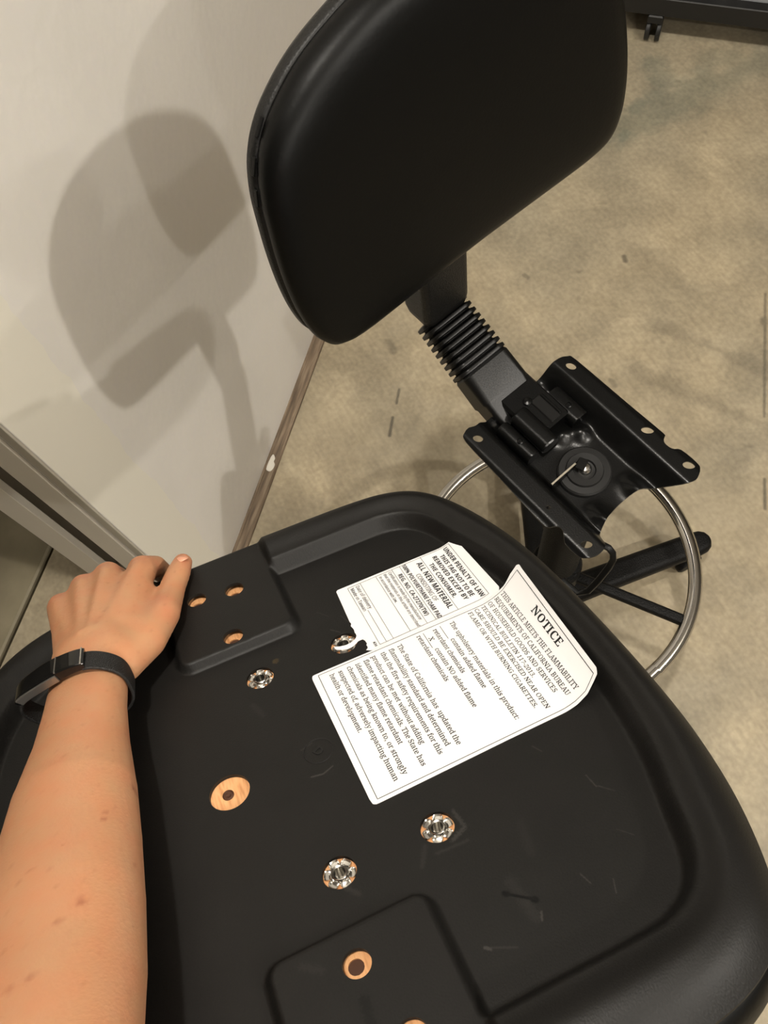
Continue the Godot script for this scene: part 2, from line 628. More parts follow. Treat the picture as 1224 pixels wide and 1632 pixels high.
func room() -> void:
	# floor: the slab in view, its control joint, and the slab beyond it
	var s := Soup.new()
	var xs := [-1.022, 5.5]
	var zs := [-6.5, 7.0]
	var c := []
	for q in [[0, 0], [1, 0], [1, 1], [0, 1]]:
		var p := Vector2(xs[q[0]], zs[q[1]])
		c.append(s.add(Vector3(p.x, 0, p.y), (p - FLOOR_AT) / FLOOR_SIDE))
	s.quad(c[0], c[1], c[2], c[3])
	for e in [[0, 1], [1, 2], [2, 3], [3, 0]]:
		var a: Vector3 = s.v[c[e[0]]]
		var b: Vector3 = s.v[c[e[1]]]
		var u0 := s.uv[c[e[0]]]
		var u1 := s.uv[c[e[1]]]
		var k := s.add(a, u0)
		s.add(b, u1)
		s.add(b - Vector3(0, 0.12, 0), u1)
		s.add(a - Vector3(0, 0.12, 0), u0)
		s.quad(k, k + 3, k + 2, k + 1)
	var fl := struct("floor", s.mesh(), M.floor, "trowelled beige concrete floor slab under the chair")
	part("floor_slab", slab(Vector3(-4.0, -0.12, -6.5), Vector3(-1.035, -0.001, 7.0), 0.004), M.floor2, fl)
	part("floor_joint", slab(Vector3(-1.045, -0.14, -6.5), Vector3(-1.01, -0.022, 7.0), 0.001), M.floor2, fl)

	# the white panel on the left, its twin behind it and the dark gap between the two
	var wl := struct("wall_left", slab(Vector3(-0.725, 0.012, -4.4), Vector3(-0.63, 2.9, -0.2835), 0.0015), M.wall, "white painted wall panel left of the chair")
	# thin cream-coloured layer along the free edge of the panel, its border uneven
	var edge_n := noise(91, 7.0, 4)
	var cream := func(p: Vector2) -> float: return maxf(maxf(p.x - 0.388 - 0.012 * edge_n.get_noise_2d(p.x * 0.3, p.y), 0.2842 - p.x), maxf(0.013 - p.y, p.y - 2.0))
	part("cream_edge", sheet(Vector2(0.27, 0.0), Vector2(0.42, 2.02), 0.006, cream, func(_p: Vector2) -> float: return 0.0003, 0.0).mesh(), M.cream, wl, Transform3D(Basis(Vector3(0, 0, -1), Vector3(1, 0, 0), Vector3(0, -1, 0)), Vector3(-0.63, 0, 0)))
	part("edge_strip", slab(Vector3(-0.651, 0.012, -0.2835), Vector3(-0.631, 2.9, -0.2795), 0.0012), M.jamb2, wl)
	part("edge_strip", slab(Vector3(-0.7245, 0.012, -0.2835), Vector3(-0.660, 2.9, -0.2785), 0.0018), M.jamb, wl)
	# the twin is hollow, its unseen pocket added to keep the gap dark: a front flange, a thin outer skin and a cap; the gap between the panels opens into it
	var pocket := struct("wall_behind", slab(Vector3(-0.884, 0.0, -0.294), Vector3(-0.800, 2.9, -0.281), 0.0012), M.jamb, "grey edge of the panel behind the gap, hollowed to keep the gap dark")
	part("shade_skin", slab(Vector3(-0.884, 0.0, -4.4), Vector3(-0.874, 2.9, -0.293), 0.001), M.jamb, pocket)
	part("shade_cap", slab(Vector3(-0.875, 2.88, -4.4), Vector3(-0.724, 2.9, -0.294), 0.001), M.jamb, pocket)
	part("shade_end", slab(Vector3(-0.884, 0.0, -4.42), Vector3(-0.724, 2.9, -4.399), 0.001), M.jamb, pocket)
	struct("trim_1", slab(Vector3(-0.890, 0.0, -0.30), Vector3(-0.884, 2.9, -0.284), 0.001), M.jamb2, "thin strip beside the far panel edge")

	# worn wooden sill along the foot of the panel
	var sill := struct("baseboard_left", slab(Vector3(-0.632, -0.01, -4.4), Vector3(-0.6045, 0.011, -0.2835), 0.0025), M.sill, "worn brown wooden strip along the foot of the white panel")
	part("sill_lip", slab(Vector3(-0.640, -0.01, -4.4), Vector3(-0.6245, 0.0145, -0.2835), 0.002), M.sill, sill)
	var chip := Soup.new()
	var rim := smooth_poly(PackedVector2Array([Vector2(0, -0.021), Vector2(0.006, -0.012), Vector2(0.005, -0.004), Vector2(0.009, 0.004), Vector2(0.006, 0.016), Vector2(0, 0.021), Vector2(-0.008, 0.017), Vector2(-0.010, 0.004), Vector2(-0.006, -0.006), Vector2(-0.004, -0.014)]), 3)
	var rings := []
	for q in [[1.0, 0.0], [0.97, 0.0012], [0.8, 0.0018]]:
		var r := PackedVector3Array()
		for p in rim:
			r.append(Vector3(p.x * q[0], q[1], p.y * q[0]))
		rings.append(r)
	chip.loft(rings)
	var ch := part("paint_chip", chip.mesh(), M.chip, self, Transform3D(Basis(Vector3.UP, 0.12), Vector3(-0.6185, 0.0112, -0.636)))
	ch.set_meta("label", "white flake of paint lying on the brown wooden strip")
	ch.set_meta("category", "paint flake")

	# the rest of the closed room, out of the frame
	struct("wall_right", slab(Vector3(5.5, -0.1, -6.6), Vector3(5.62, 3.7, 7.1)), M.room)
	struct("wall_back", slab(Vector3(-4.1, -0.1, -6.62), Vector3(5.6, 3.7, -6.5)), M.room)
	struct("wall_front", slab(Vector3(-4.1, -0.1, 7.0), Vector3(5.6, 3.7, 7.12)), M.room)
	struct("wall_far_left", slab(Vector3(-4.12, -0.1, -6.6), Vector3(-4.0, 3.7, 7.1)), M.room)
	struct("ceiling", slab(Vector3(-4.1, 3.6, -6.6), Vector3(5.6, 3.72, 7.1)), M.ceiling)

func rack() -> void:
	var t := thing("metal_rack", "low black metal rack on casters beyond the chair", "rack", Transform3D(Basis.IDENTITY, Vector3(0.35, 0, -2.06)))
	part("beam", slab(Vector3(-0.75, 0.078, 0.0), Vector3(0.75, 0.126, 0.03), 0.002), M.rack, t)
	part("beam", slab(Vector3(-0.75, 0.078, -0.40), Vector3(0.75, 0.126, -0.37), 0.002), M.rack, t)
	for x in [-0.75, 0.72]:
		part("side_beam", slab(Vector3(x, 0.078, -0.37), Vector3(x + 0.03, 0.126, 0.0), 0.002), M.rack, t)
	part("shelf", slab(Vector3(-0.72, 0.10, -0.37), Vector3(0.72, 0.108, 0.0), 0.001), M.rack, t)
	for x in [-0.425, 0.62]:
		for z in [0.0, -0.39]:
			var up := part("post", slab(Vector3(x, 0.126, z), Vector3(x + 0.045, 1.05, z + 0.03), 0.002), M.rack, t)
			var c := part("caster", slab(Vector3(x + 0.004, 0.055, z - 0.002), Vector3(x + 0.042, 0.078, z + 0.032), 0.003), M.rack, t)
			for k in 2:
				var w := Soup.new()
				w.lathe(PackedVector2Array([Vector2(0.004, -0.006), Vector2(0.026, -0.006), Vector2(0.028, -0.004), Vector2(0.028, 0.004), Vector2(0.026, 0.006), Vector2(0.004, 0.006)]), 20, Transform3D(Basis(Vector3.FORWARD, PI / 2), Vector3(x + 0.010 + k * 0.027, 0.028, z + 0.012)))
				part("wheel", w.mesh(), M.rack, c)
	# white cartons standing on the shelf, only their lower edges in the frame
	var names := ["white printed carton on the rack, left of the two", "white printed carton on the rack, right of the two"]
	for k in 2:
		var b := thing("carton", names[k], "box", Transform3D(Basis.IDENTITY, Vector3(0.062 + k * 0.125, 0.108, -2.13)))
		part("body", slab(Vector3(-0.056, 0.0, -0.10), Vector3(0.056, 0.20, 0.052), 0.003), M.carton, b)
		var p := slab(Vector3(-0.034, 0.032, 0.0515), Vector3(0.026, 0.090, 0.0525), 0.0003)
		part("print", p, M.smudge, b)

# ---------------------------------------------------------------- the chair without its seat
func chair() -> void:
	var at := Transform3D(Basis(Vector3.UP, -0.5796), Vector3(0.024, 0, -0.465))
	var t := thing("drafting_chair", "black drafting chair standing on the concrete with its seat taken off", "chair", at)

	# five-legged base
	var hub := Soup.new()
	hub.lathe(PackedVector2Array([Vector2(0.026, 0.052), Vector2(0.040, 0.058), Vector2(0.043, 0.075), Vector2(0.041, 0.112), Vector2(0.035, 0.120), Vector2(0.026, 0.122)]), 36)
	part("hub", hub.mesh(), M.base, t)
	var leg := Soup.new()
	var rings := []
	for q in [[0.030, 0.052, 0.062, 0.112], [0.10, 0.052, 0.068, 0.108], [0.20, 0.050, 0.064, 0.101], [0.29, 0.048, 0.060, 0.094], [0.318, 0.048, 0.060, 0.0915], [0.332, 0.044, 0.061, 0.090], [0.341, 0.033, 0.063, 0.088], [0.345, 0.016, 0.066, 0.085]]:
		var r := PackedVector3Array()
		var w: float = q[1]
		for p in rect_ring(w, q[3] - q[2], minf(0.014, w * 0.45), 6):
			r.append(Vector3(q[0], (q[2] + q[3]) / 2 + p.y, p.x))
		rings.append(r)
	leg.loft(rings, true, true, true, 50)
	var legm := leg.mesh()
	var stem := Soup.new()
	stem.lathe(PackedVector2Array([Vector2(0.007, 0.066), Vector2(0.007, 0.050), Vector2(0.014, 0.048), Vector2(0.014, 0.030), Vector2(0.006, 0.026)]), 18)
	var wheel := Soup.new()
	for k in [-1, 1]:
		wheel.lathe(PackedVector2Array([Vector2(0.004, -0.0085), Vector2(0.020, -0.0085), Vector2(0.0245, -0.0055), Vector2(0.025, 0.0), Vector2(0.0245, 0.0055), Vector2(0.019, 0.0085), Vector2(0.004, 0.0085)]), 24, Transform3D(Basis(Vector3.RIGHT, PI / 2), Vector3(0.018, 0.025, k * 0.015)))
	var hood := Soup.new()
	var hr := []
	for z in [-0.0235, -0.021, 0.021, 0.0235]:
		var r := PackedVector3Array()
		var q := 0.029 if absf(z) < 0.022 else 0.027
		for k in 13:
			var a := PI * (0.12 + 0.80 * k / 12.0)
			r.append(Vector3(0.018 + q * cos(a), 0.025 + q * sin(a), z))
		for k in 13:
			var a := PI * (0.92 - 0.80 * k / 12.0)
			r.append(Vector3(0.018 + (q - 0.003) * cos(a), 0.025 + (q - 0.003) * sin(a), z))
		hr.append(r)
	hood.loft(hr, true, true, true, 60)
	for k in 5:
		var a := deg_to_rad(-70.3 + 72.0 * k)
		var tr := Transform3D(Basis(Vector3.UP, -a), Vector3.ZERO)
		part("leg", legm, M.base, t, tr)
		var swivel := [3.3, 1.9, 3.1, -1.2, 0.9]
		var cs := part("caster", stem.mesh(), M.base, t, tr * Transform3D(Basis(Vector3.UP, swivel[k]), Vector3(0.318, 0, 0)))
		part("wheel", wheel.mesh(), M.base, cs)
		part("hood", hood.mesh(), M.base, cs)

	# gas column with its ribbed sleeve, collar and foot ring
	var colm := Soup.new()
	colm.lathe(PackedVector2Array([Vector2(0.0255, 0.115), Vector2(0.0255, 0.46)]), 32)
	part("column", colm.mesh(), M.plastic, t)
	var prof := PackedVector2Array([Vector2(0.0262, 0.335), Vector2(0.031, 0.336)])
	var y := 0.34
	while y < 0.66:
		prof.append(Vector2(0.0318, y))
		prof.append(Vector2(0.0332, y + 0.001))
		prof.append(Vector2(0.0332, y + 0.0024))
		prof.append(Vector2(0.0318, y + 0.0034))
		y += 0.0046
	prof.append(Vector2(0.0318, 0.664))
	prof.append(Vector2(0.026, 0.668))
	var sl := Soup.new()
	sl.lathe(prof, 40, Transform3D.IDENTITY, 80)
	part("ribbed_sleeve", sl.mesh(), M.plastic, t)
	var neck := Soup.new()
	neck.lathe(PackedVector2Array([Vector2(0.014, 0.66), Vector2(0.014, 0.70)]), 20)
	part("piston", neck.mesh(), M.chrome, t)
	var cl := Soup.new()
	cl.lathe(PackedVector2Array([Vector2(0.026, 0.272), Vector2(0.040, 0.274), Vector2(0.042, 0.278), Vector2(0.042, 0.326), Vector2(0.039, 0.330), Vector2(0.026, 0.331)]), 32)
	part("ring_collar", cl.mesh(), M.base, t)
	var path := PackedVector3Array()
	for k in 96:
		var a := TAU * k / 96
		path.append(Vector3(0.228 * cos(a), 0.30, 0.228 * sin(a)))
	part("foot_ring", sweep(path, disc_ring(0.0113, 16), Vector3.UP, true).mesh(), M.chrome, t)
	for k in 3:
		var a := deg_to_rad(-24.5 + 120.0 * k)
		var d := Vector3(cos(a), 0, sin(a))
		part("spoke", sweep(PackedVector3Array([d * 0.036 + Vector3(0, 0.297, 0), d * 0.22 + Vector3(0, 0.297, 0)]), rect_ring(0.018, 0.016, 0.005, 4)).mesh(), M.base, t)

	mechanism(t)
	backrest(t)

func plate_height(p: Vector2) -> float:
	var l := step3(-0.060, -0.041, p.y)
	var r := step3(0.074, 0.046, p.y)
	var h := -0.026 * l * r
	# two pressed bosses behind the disc and two ribs running to the front edge
	h += 0.010 * exp(-(pow((p.x + 0.042) / 0.012, 2) + pow((p.y - 0.036) / 0.012, 2)))
	h += 0.008 * exp(-(pow((p.x + 0.055) / 0.010, 2) + pow((p.y - 0.016) / 0.012, 2)))
	h += 0.012 * step3(0.028, 0.062, p.x) * exp(-pow((p.y - 0.030) / 0.012, 2))
	h += 0.012 * step3(0.028, 0.062, p.x) * exp(-pow((p.y + 0.028) / 0.011, 2))
	h += 0.006 * step3(-0.112, -0.128, p.x) * l * r
	# the free edge of each flange is turned down a little
	h -= 0.004 * step3(0.092, 0.101, p.y) + 0.004 * step3(-0.082, -0.091, p.y)
	return h

func mechanism(t: Node3D) -> void:
	var o := PackedVector2Array()
	for q in [[-131, 80], [-125, 91], [-114, 96], [-27, 99], [30, 101], [36, 99], [40, 92], [46, 90], [56, 92], [62, 100], [88, 101], [95, 97], [101, 86], [101, 79], [95, 68], [76, 52], [66, 36], [60, 18], [59, 2], [61, -15], [66, -32], [73, -46], [84, -52], [91, -60], [92, -72], [88, -82], [79, -89], [58, -90], [50, -86], [42, -81], [34, -83], [26, -91], [10, -92], [-60, -89], [-124, -87], [-133, -81], [-135, -72], [-131, -62], [-134, -40], [-134, -10], [-134, 18], [-133, 50]]:
		o.append(Vector2(q[0], q[1]) * 0.001)
	o = smooth_poly(o, 3)
	var lo := Vector2(-0.14, -0.1)
	var hi := Vector2(0.108, 0.108)
	var f := field(o, lo - Vector2.ONE * 0.01, hi + Vector2.ONE * 0.01, 0.002)
	var holes := [[-0.116, -0.0735, 0.0065, 0.0048, 0.5], [-0.112, 0.084, 0.0070, 0.0048, 0.35], [0.074, -0.073, 0.0070, 0.0046, 0.9], [0.083, 0.090, 0.0075, 0.0050, 0.75], [0.017, 0.088, 0.0078, 0.0046, 0.7], [0.010, -0.0735, 0.0028, 0.0028, 0.0]]
	part("mounting_plate", sheet(lo, hi, 0.0022, f.at, plate_height, 0.0026, holes, true).mesh(), M.steel, t, Transform3D(Basis.IDENTITY, Vector3(0, 0.72, 0)))

	# tilt housing: a box at the rear with a slot and bolt, a rounded bar and two riveted covers beside it
	var up := func(f_: float, h: float, r: float) -> Transform3D: return Transform3D(Basis.IDENTITY, Vector3(f_, h, -r))
	var hs := part("tilt_housing", box(Vector3(0.098, 0.030, 0.056), 0.004, 0.003), M.steel, t, up.call(-0.116, 0.703, 0.010))
	var bolt := Soup.new()
	bolt.lathe(PackedVector2Array([Vector2(0.0062, 0.0), Vector2(0.0062, 0.002), Vector2(0.0052, 0.0032), Vector2(0.002, 0.0042), Vector2(0.0, 0.0044)]), 18)
	part("bolt", bolt.mesh(), M.steel, hs, Transform3D(Basis.IDENTITY, Vector3(0.004, 0.0148, 0.002)))
	part("slot_cover", box(Vector3(0.040, 0.004, 0.016), 0.002, 0.001), M.rubber, hs, Transform3D(Basis(Vector3.UP, 0.0), Vector3(0.026, 0.0152, -0.008)))
	part("slot_rail", box(Vector3(0.036, 0.006, 0.004), 0.001, 0.001), M.steel, hs, Transform3D(Basis.IDENTITY, Vector3(0.026, 0.0165, -0.017)))
	var bar := Soup.new()
	var rr := []
	for x in [-0.030, -0.028, 0.028, 0.030]:
		var r := PackedVector3Array()
		var k := 0.0 if absf(x) < 0.029 else 0.002
		for p in rect_ring(0.028 - k, 0.022 - k, 0.010, 6):
			r.append(Vector3(x, p.y, p.x))
		rr.append(r)
	bar.loft(rr)
	part("spring_bar", bar.mesh(), M.steel, t, up.call(-0.080, 0.7105, -0.010))
	for q in [[-0.079, 0.044, 0.052, 0.026], [-0.083, -0.036, 0.058, 0.020]]:
		var cv := Soup.new()
		var cr := []
		for x in [-0.5, -0.46, 0.46, 0.5]:
			var r := PackedVector3Array()
			var k := 0.0 if absf(x) < 0.48 else 0.0015
			for p in rect_ring(q[3] - k, 0.024 - k, 0.0085, 5):
				r.append(Vector3(x * q[2], p.y, p.x))
			cr.append(r)
		cv.loft(cr)
		var cp := part("pivot_cover", cv.mesh(), M.steel, t, up.call(q[0], 0.703, q[1]))
		var rv := Soup.new()
		rv.lathe(PackedVector2Array([Vector2(0.0042, 0.0), Vector2(0.0042, 0.0012), Vector2(0.003, 0.002), Vector2(0.0026, 0.0008), Vector2(0.0, 0.0008)]), 16)
		part("rivet", rv.mesh(), M.steel, cp, Transform3D(Basis.IDENTITY, Vector3(0.004, 0.0118, 0)))
	# disc round the lift button, and the lever blade that presses it
	var ds := Soup.new()
	ds.lathe(PackedVector2Array([Vector2(0.0090, 0.008), Vector2(0.0130, 0.0085), Vector2(0.0142, 0.0115), Vector2(0.0225, 0.0120), Vector2(0.0238, 0.0090), Vector2(0.0318, 0.0085), Vector2(0.0338, 0.0065), Vector2(0.0342, 0.0), Vector2(0.0090, 0.0)]), 48)
	part("washer_disc", ds.mesh(), M.washer, t, up.call(0.0, 0.694, 0.0))
	var bt := Soup.new()
	bt.lathe(PackedVector2Array([Vector2(0.0085, 0.0), Vector2(0.0085, 0.012), Vector2(0.0078, 0.0155), Vector2(0.005, 0.0185), Vector2(0.0, 0.0195)]), 24)
	part("lift_button", bt.mesh(), M.zinc, t, up.call(0.0, 0.694, 0.0))
	var bl := part("lever_blade", box(Vector3(0.0028, 0.012, 0.042), 0.0006, 0.0006), M.steel, t, Transform3D(Basis(Vector3.UP, 0.02), Vector3(-0.0105, 0.7095, 0.0275)))
	part("bare_edge", box(Vector3(0.0027, 0.0012, 0.0415), 0.0004, 0.0004), M.bare, bl, Transform3D(Basis.IDENTITY, Vector3(0, 0.0065, 0))).set_meta("label", "bright bare metal edge")
	part("lever_tip", box(Vector3(0.012, 0.0030, 0.016), 0.0015, 0.0006), M.steel, t, Transform3D(Basis(Vector3.UP, 0.4), Vector3(-0.006, 0.7125, 0.001)))
	var lp := PackedVector3Array()
	for q in [[70, 0.702, -58], [82, 0.692, -50], [90, 0.689, -46], [97, 0.684, -45.5], [102, 0.675, -48], [104, 0.662, -55], [105, 0.642, -70], [104, 0.622, -83], [96, 0.612, -92], [70, 0.612, -94]]:
		lp.append(Vector3(q[0] * 0.001, q[1], -q[2] * 0.001))
	part("lift_handle", sweep(lp, rect_ring(0.0085, 0.0050, 0.002, 3)).mesh(), M.steel, t)

	# socket, bellows, and the bent bar that carries the back
	var a := Vector2(-0.118, 0.684)
	var dir := Vector2(-0.9, 0.436).normalized()
	var across := Vector2(dir.y, -dir.x)
	var rings := func(list: Array) -> Array:
		var out := []
		for q in list:
			var r := PackedVector3Array()
			var c: Vector2 = a + dir * q[0]
			for p in rect_ring(q[1], q[2], q[3], 5):
				var w: Vector2 = c + across * p.y
				r.append(Vector3(w.x, w.y, p.x))
			out.append(r)
		return out
	var sk := Soup.new()
	sk.loft(rings.call([[0.0, 0.066, 0.042, 0.006], [0.036, 0.070, 0.046, 0.007], [0.040, 0.074, 0.050, 0.009], [0.080, 0.074, 0.050, 0.012], [0.084, 0.070, 0.046, 0.012]]))
	part("bar_socket", sk.mesh(), M.plastic, t)
	var list := []
	var z := 0.083
	for k in 9:
		var g := 1.0 - 0.006 * k
		list.append([z, 0.064 * g, 0.038 * g, 0.010])
		list.append([z + 0.0012, 0.075 * g, 0.049 * g, 0.014])
		list.append([z + 0.0018, 0.0765 * g, 0.0505 * g, 0.014])
		list.append([z + 0.0056, 0.0765 * g, 0.0505 * g, 0.014])
		list.append([z + 0.0064, 0.075 * g, 0.049 * g, 0.014])
		list.append([z + 0.0080, 0.064 * g, 0.038 * g, 0.010])
		z += 0.0097
	var be := Soup.new()
	be.loft(rings.call(list), true, true, true, 75)
	part("bellows", be.mesh(), M.rubber, t)

func backrest(t: Node3D) -> void:
	# upright cover over the bar, leaning with the back
	var cover := Soup.new()
	var rings := []
	for q in [[0.765, -0.274, 0.056, 0.034], [0.772, -0.275, 0.068, 0.046], [0.785, -0.276, 0.072, 0.050], [0.92, -0.278, 0.072, 0.050], [1.06, -0.302, 0.068, 0.044], [1.12, -0.315, 0.062, 0.040], [1.125, -0.316, 0.056, 0.034]]:
		var r := PackedVector3Array()
		for p in rect_ring(q[2], q[3], 0.010, 5):
			r.append(Vector3(q[1] + p.y, q[0], p.x))
		rings.append(r)
	cover.loft(rings, true, true, true, 40)
	part("bar_cover", cover.mesh(), M.shell, t)

	var half := PackedVector2Array()
	for q in [[0, 141], [50, 139], [88, 131.5], [120, 122], [146, 110], [170, 94], [188, 73], [199, 45], [204.5, 15], [209, -20], [211, -55], [209.5, -88], [203, -117], [189, -138], [164, -147], [122, -151], [60, -153], [0, -153]]:
		half.append(Vector2(q[0], q[1]) * 0.001)
	var o := smooth_poly(mirrored(half), 5)
	var lean := Basis(Vector3.BACK, deg_to_rad(12.0))   # local x forward, y up, z to the side
	var at := Transform3D(lean, Vector3(-0.157, 0.85, 0)) * Transform3D(Basis.IDENTITY, Vector3(0, 0.262, 0))
	var ring := func(inset: float, x: float) -> PackedVector3Array:
		var r := PackedVector3Array()
		for p in o:
			var s := p * (1.0 - inset / 0.141)
			r.append(Vector3(x + 0.30 * s.x * s.x - 0.013, s.y, -s.x))
		return r
	var cu := Soup.new()
	var list := []
	for q in [[0.006, -0.034], [0.0015, -0.0325], [0.0, -0.029], [-0.001, -0.022], [0.0, -0.014], [0.004, -0.007], [0.010, -0.002], [0.018, 0.002], [0.030, 0.005], [0.05, 0.0075], [0.075, 0.0095], [0.10, 0.0105], [0.12, 0.0108], [0.138, 0.011]]:
		list.append(ring.call(q[0], q[1]))
	cu.loft(list, true, true, true, 60)
	var c := part("cushion", cu.mesh(), M.vinyl, t, at)
	var sh := Soup.new()
	list = []
	for q in [[0.007, -0.032], [0.002, -0.0335], [-0.0005, -0.036], [-0.001, -0.044], [0.003, -0.052], [0.012, -0.058], [0.03, -0.062], [0.07, -0.066], [0.11, -0.068], [0.138, -0.068]]:
		list.append(ring.call(q[0], q[1]))
	sh.loft(list, true, true, true, 60)
	part("back_shell", sh.mesh(), M.shell, t, at)
	# torn bits of vinyl along the seam on the left edge
	for q in [[-0.1735, 0.093, 0.75], [-0.1915, 0.068, 0.5], [-0.2005, 0.043, 0.3]]:
		var tr := Transform3D(Basis(Vector3.RIGHT, -q[2]), Vector3(-0.0335 + 0.30 * q[0] * q[0] - 0.013, q[1], -q[0]))
		part("torn_edge", box(Vector3(0.0045, 0.016, 0.0018), 0.0007, 0.0006), M.vinyl, c, tr)

# ---------------------------------------------------------------- the seat, upside down
var F_in: Field
var F_out: Field
const SEAT := Transform3D(Vector3(0.6165, 0.5096, 0.6001), Vector3(-0.2518, 0.8498, -0.463), Vector3(-0.746, 0.1343, 0.6523), Vector3(-0.0917, 1.1599, -0.0344))

func mm(list: Array) -> PackedVector2Array:
	var out := PackedVector2Array()
	for q in list:
		out.append(Vector2(q[0], q[1]) * 0.001)
	return out

func pan_height(p: Vector2) -> float:
	var d := F_in.at(p)
	var e := -F_out.at(p)
	var h := 0.0
	if d > 0.0:
		var w := maxf(d + e, 0.012)
		h = 0.0125 * (0.35 * step3(0.0, 0.0088, d) + 0.65 * clampf((d - 0.0010) / 0.0066, 0.0, 1.0))
		var u := clampf((d - 0.008) / (w - 0.008), 0.0, 1.0)
		h += 0.0055 * step3(0.0, 0.42, u)
		h -= 0.018 * pow(maxf(u - 0.36, 0.0) / 0.64, 2.1)
	# the raised block on each side where an armrest would go
	# a rounded rectangle, its corner radius 9 mm, open towards the outer edge
	var q := Vector2(maxf(0.1125 + 0.009 - absf(p.x), 0.0), maxf(absf(p.y + 0.036) - 0.0440 + 0.009, 0.0))
	var m := step3(0.0024, -0.0022, q.length() - 0.009)
	if m > 0.0:
		var blk := 0.0068 - 0.0068 * step3(0.010, 0.0, e)
		h = lerpf(h, blk, m)
	return h

func ply_height(p: Vector2) -> float:
	return -0.0032 + 0.0032 * step3(0.1145, 0.1175, absf(p.x)) * step3(0.0415, 0.0385, absf(p.y + 0.036))

func label_height(p: Vector2) -> float:
	var t := clampf((p.y - 0.128) / 0.034, 0.0, 1.25)
	return 0.0004 + 0.0165 * pow(t, 1.7)

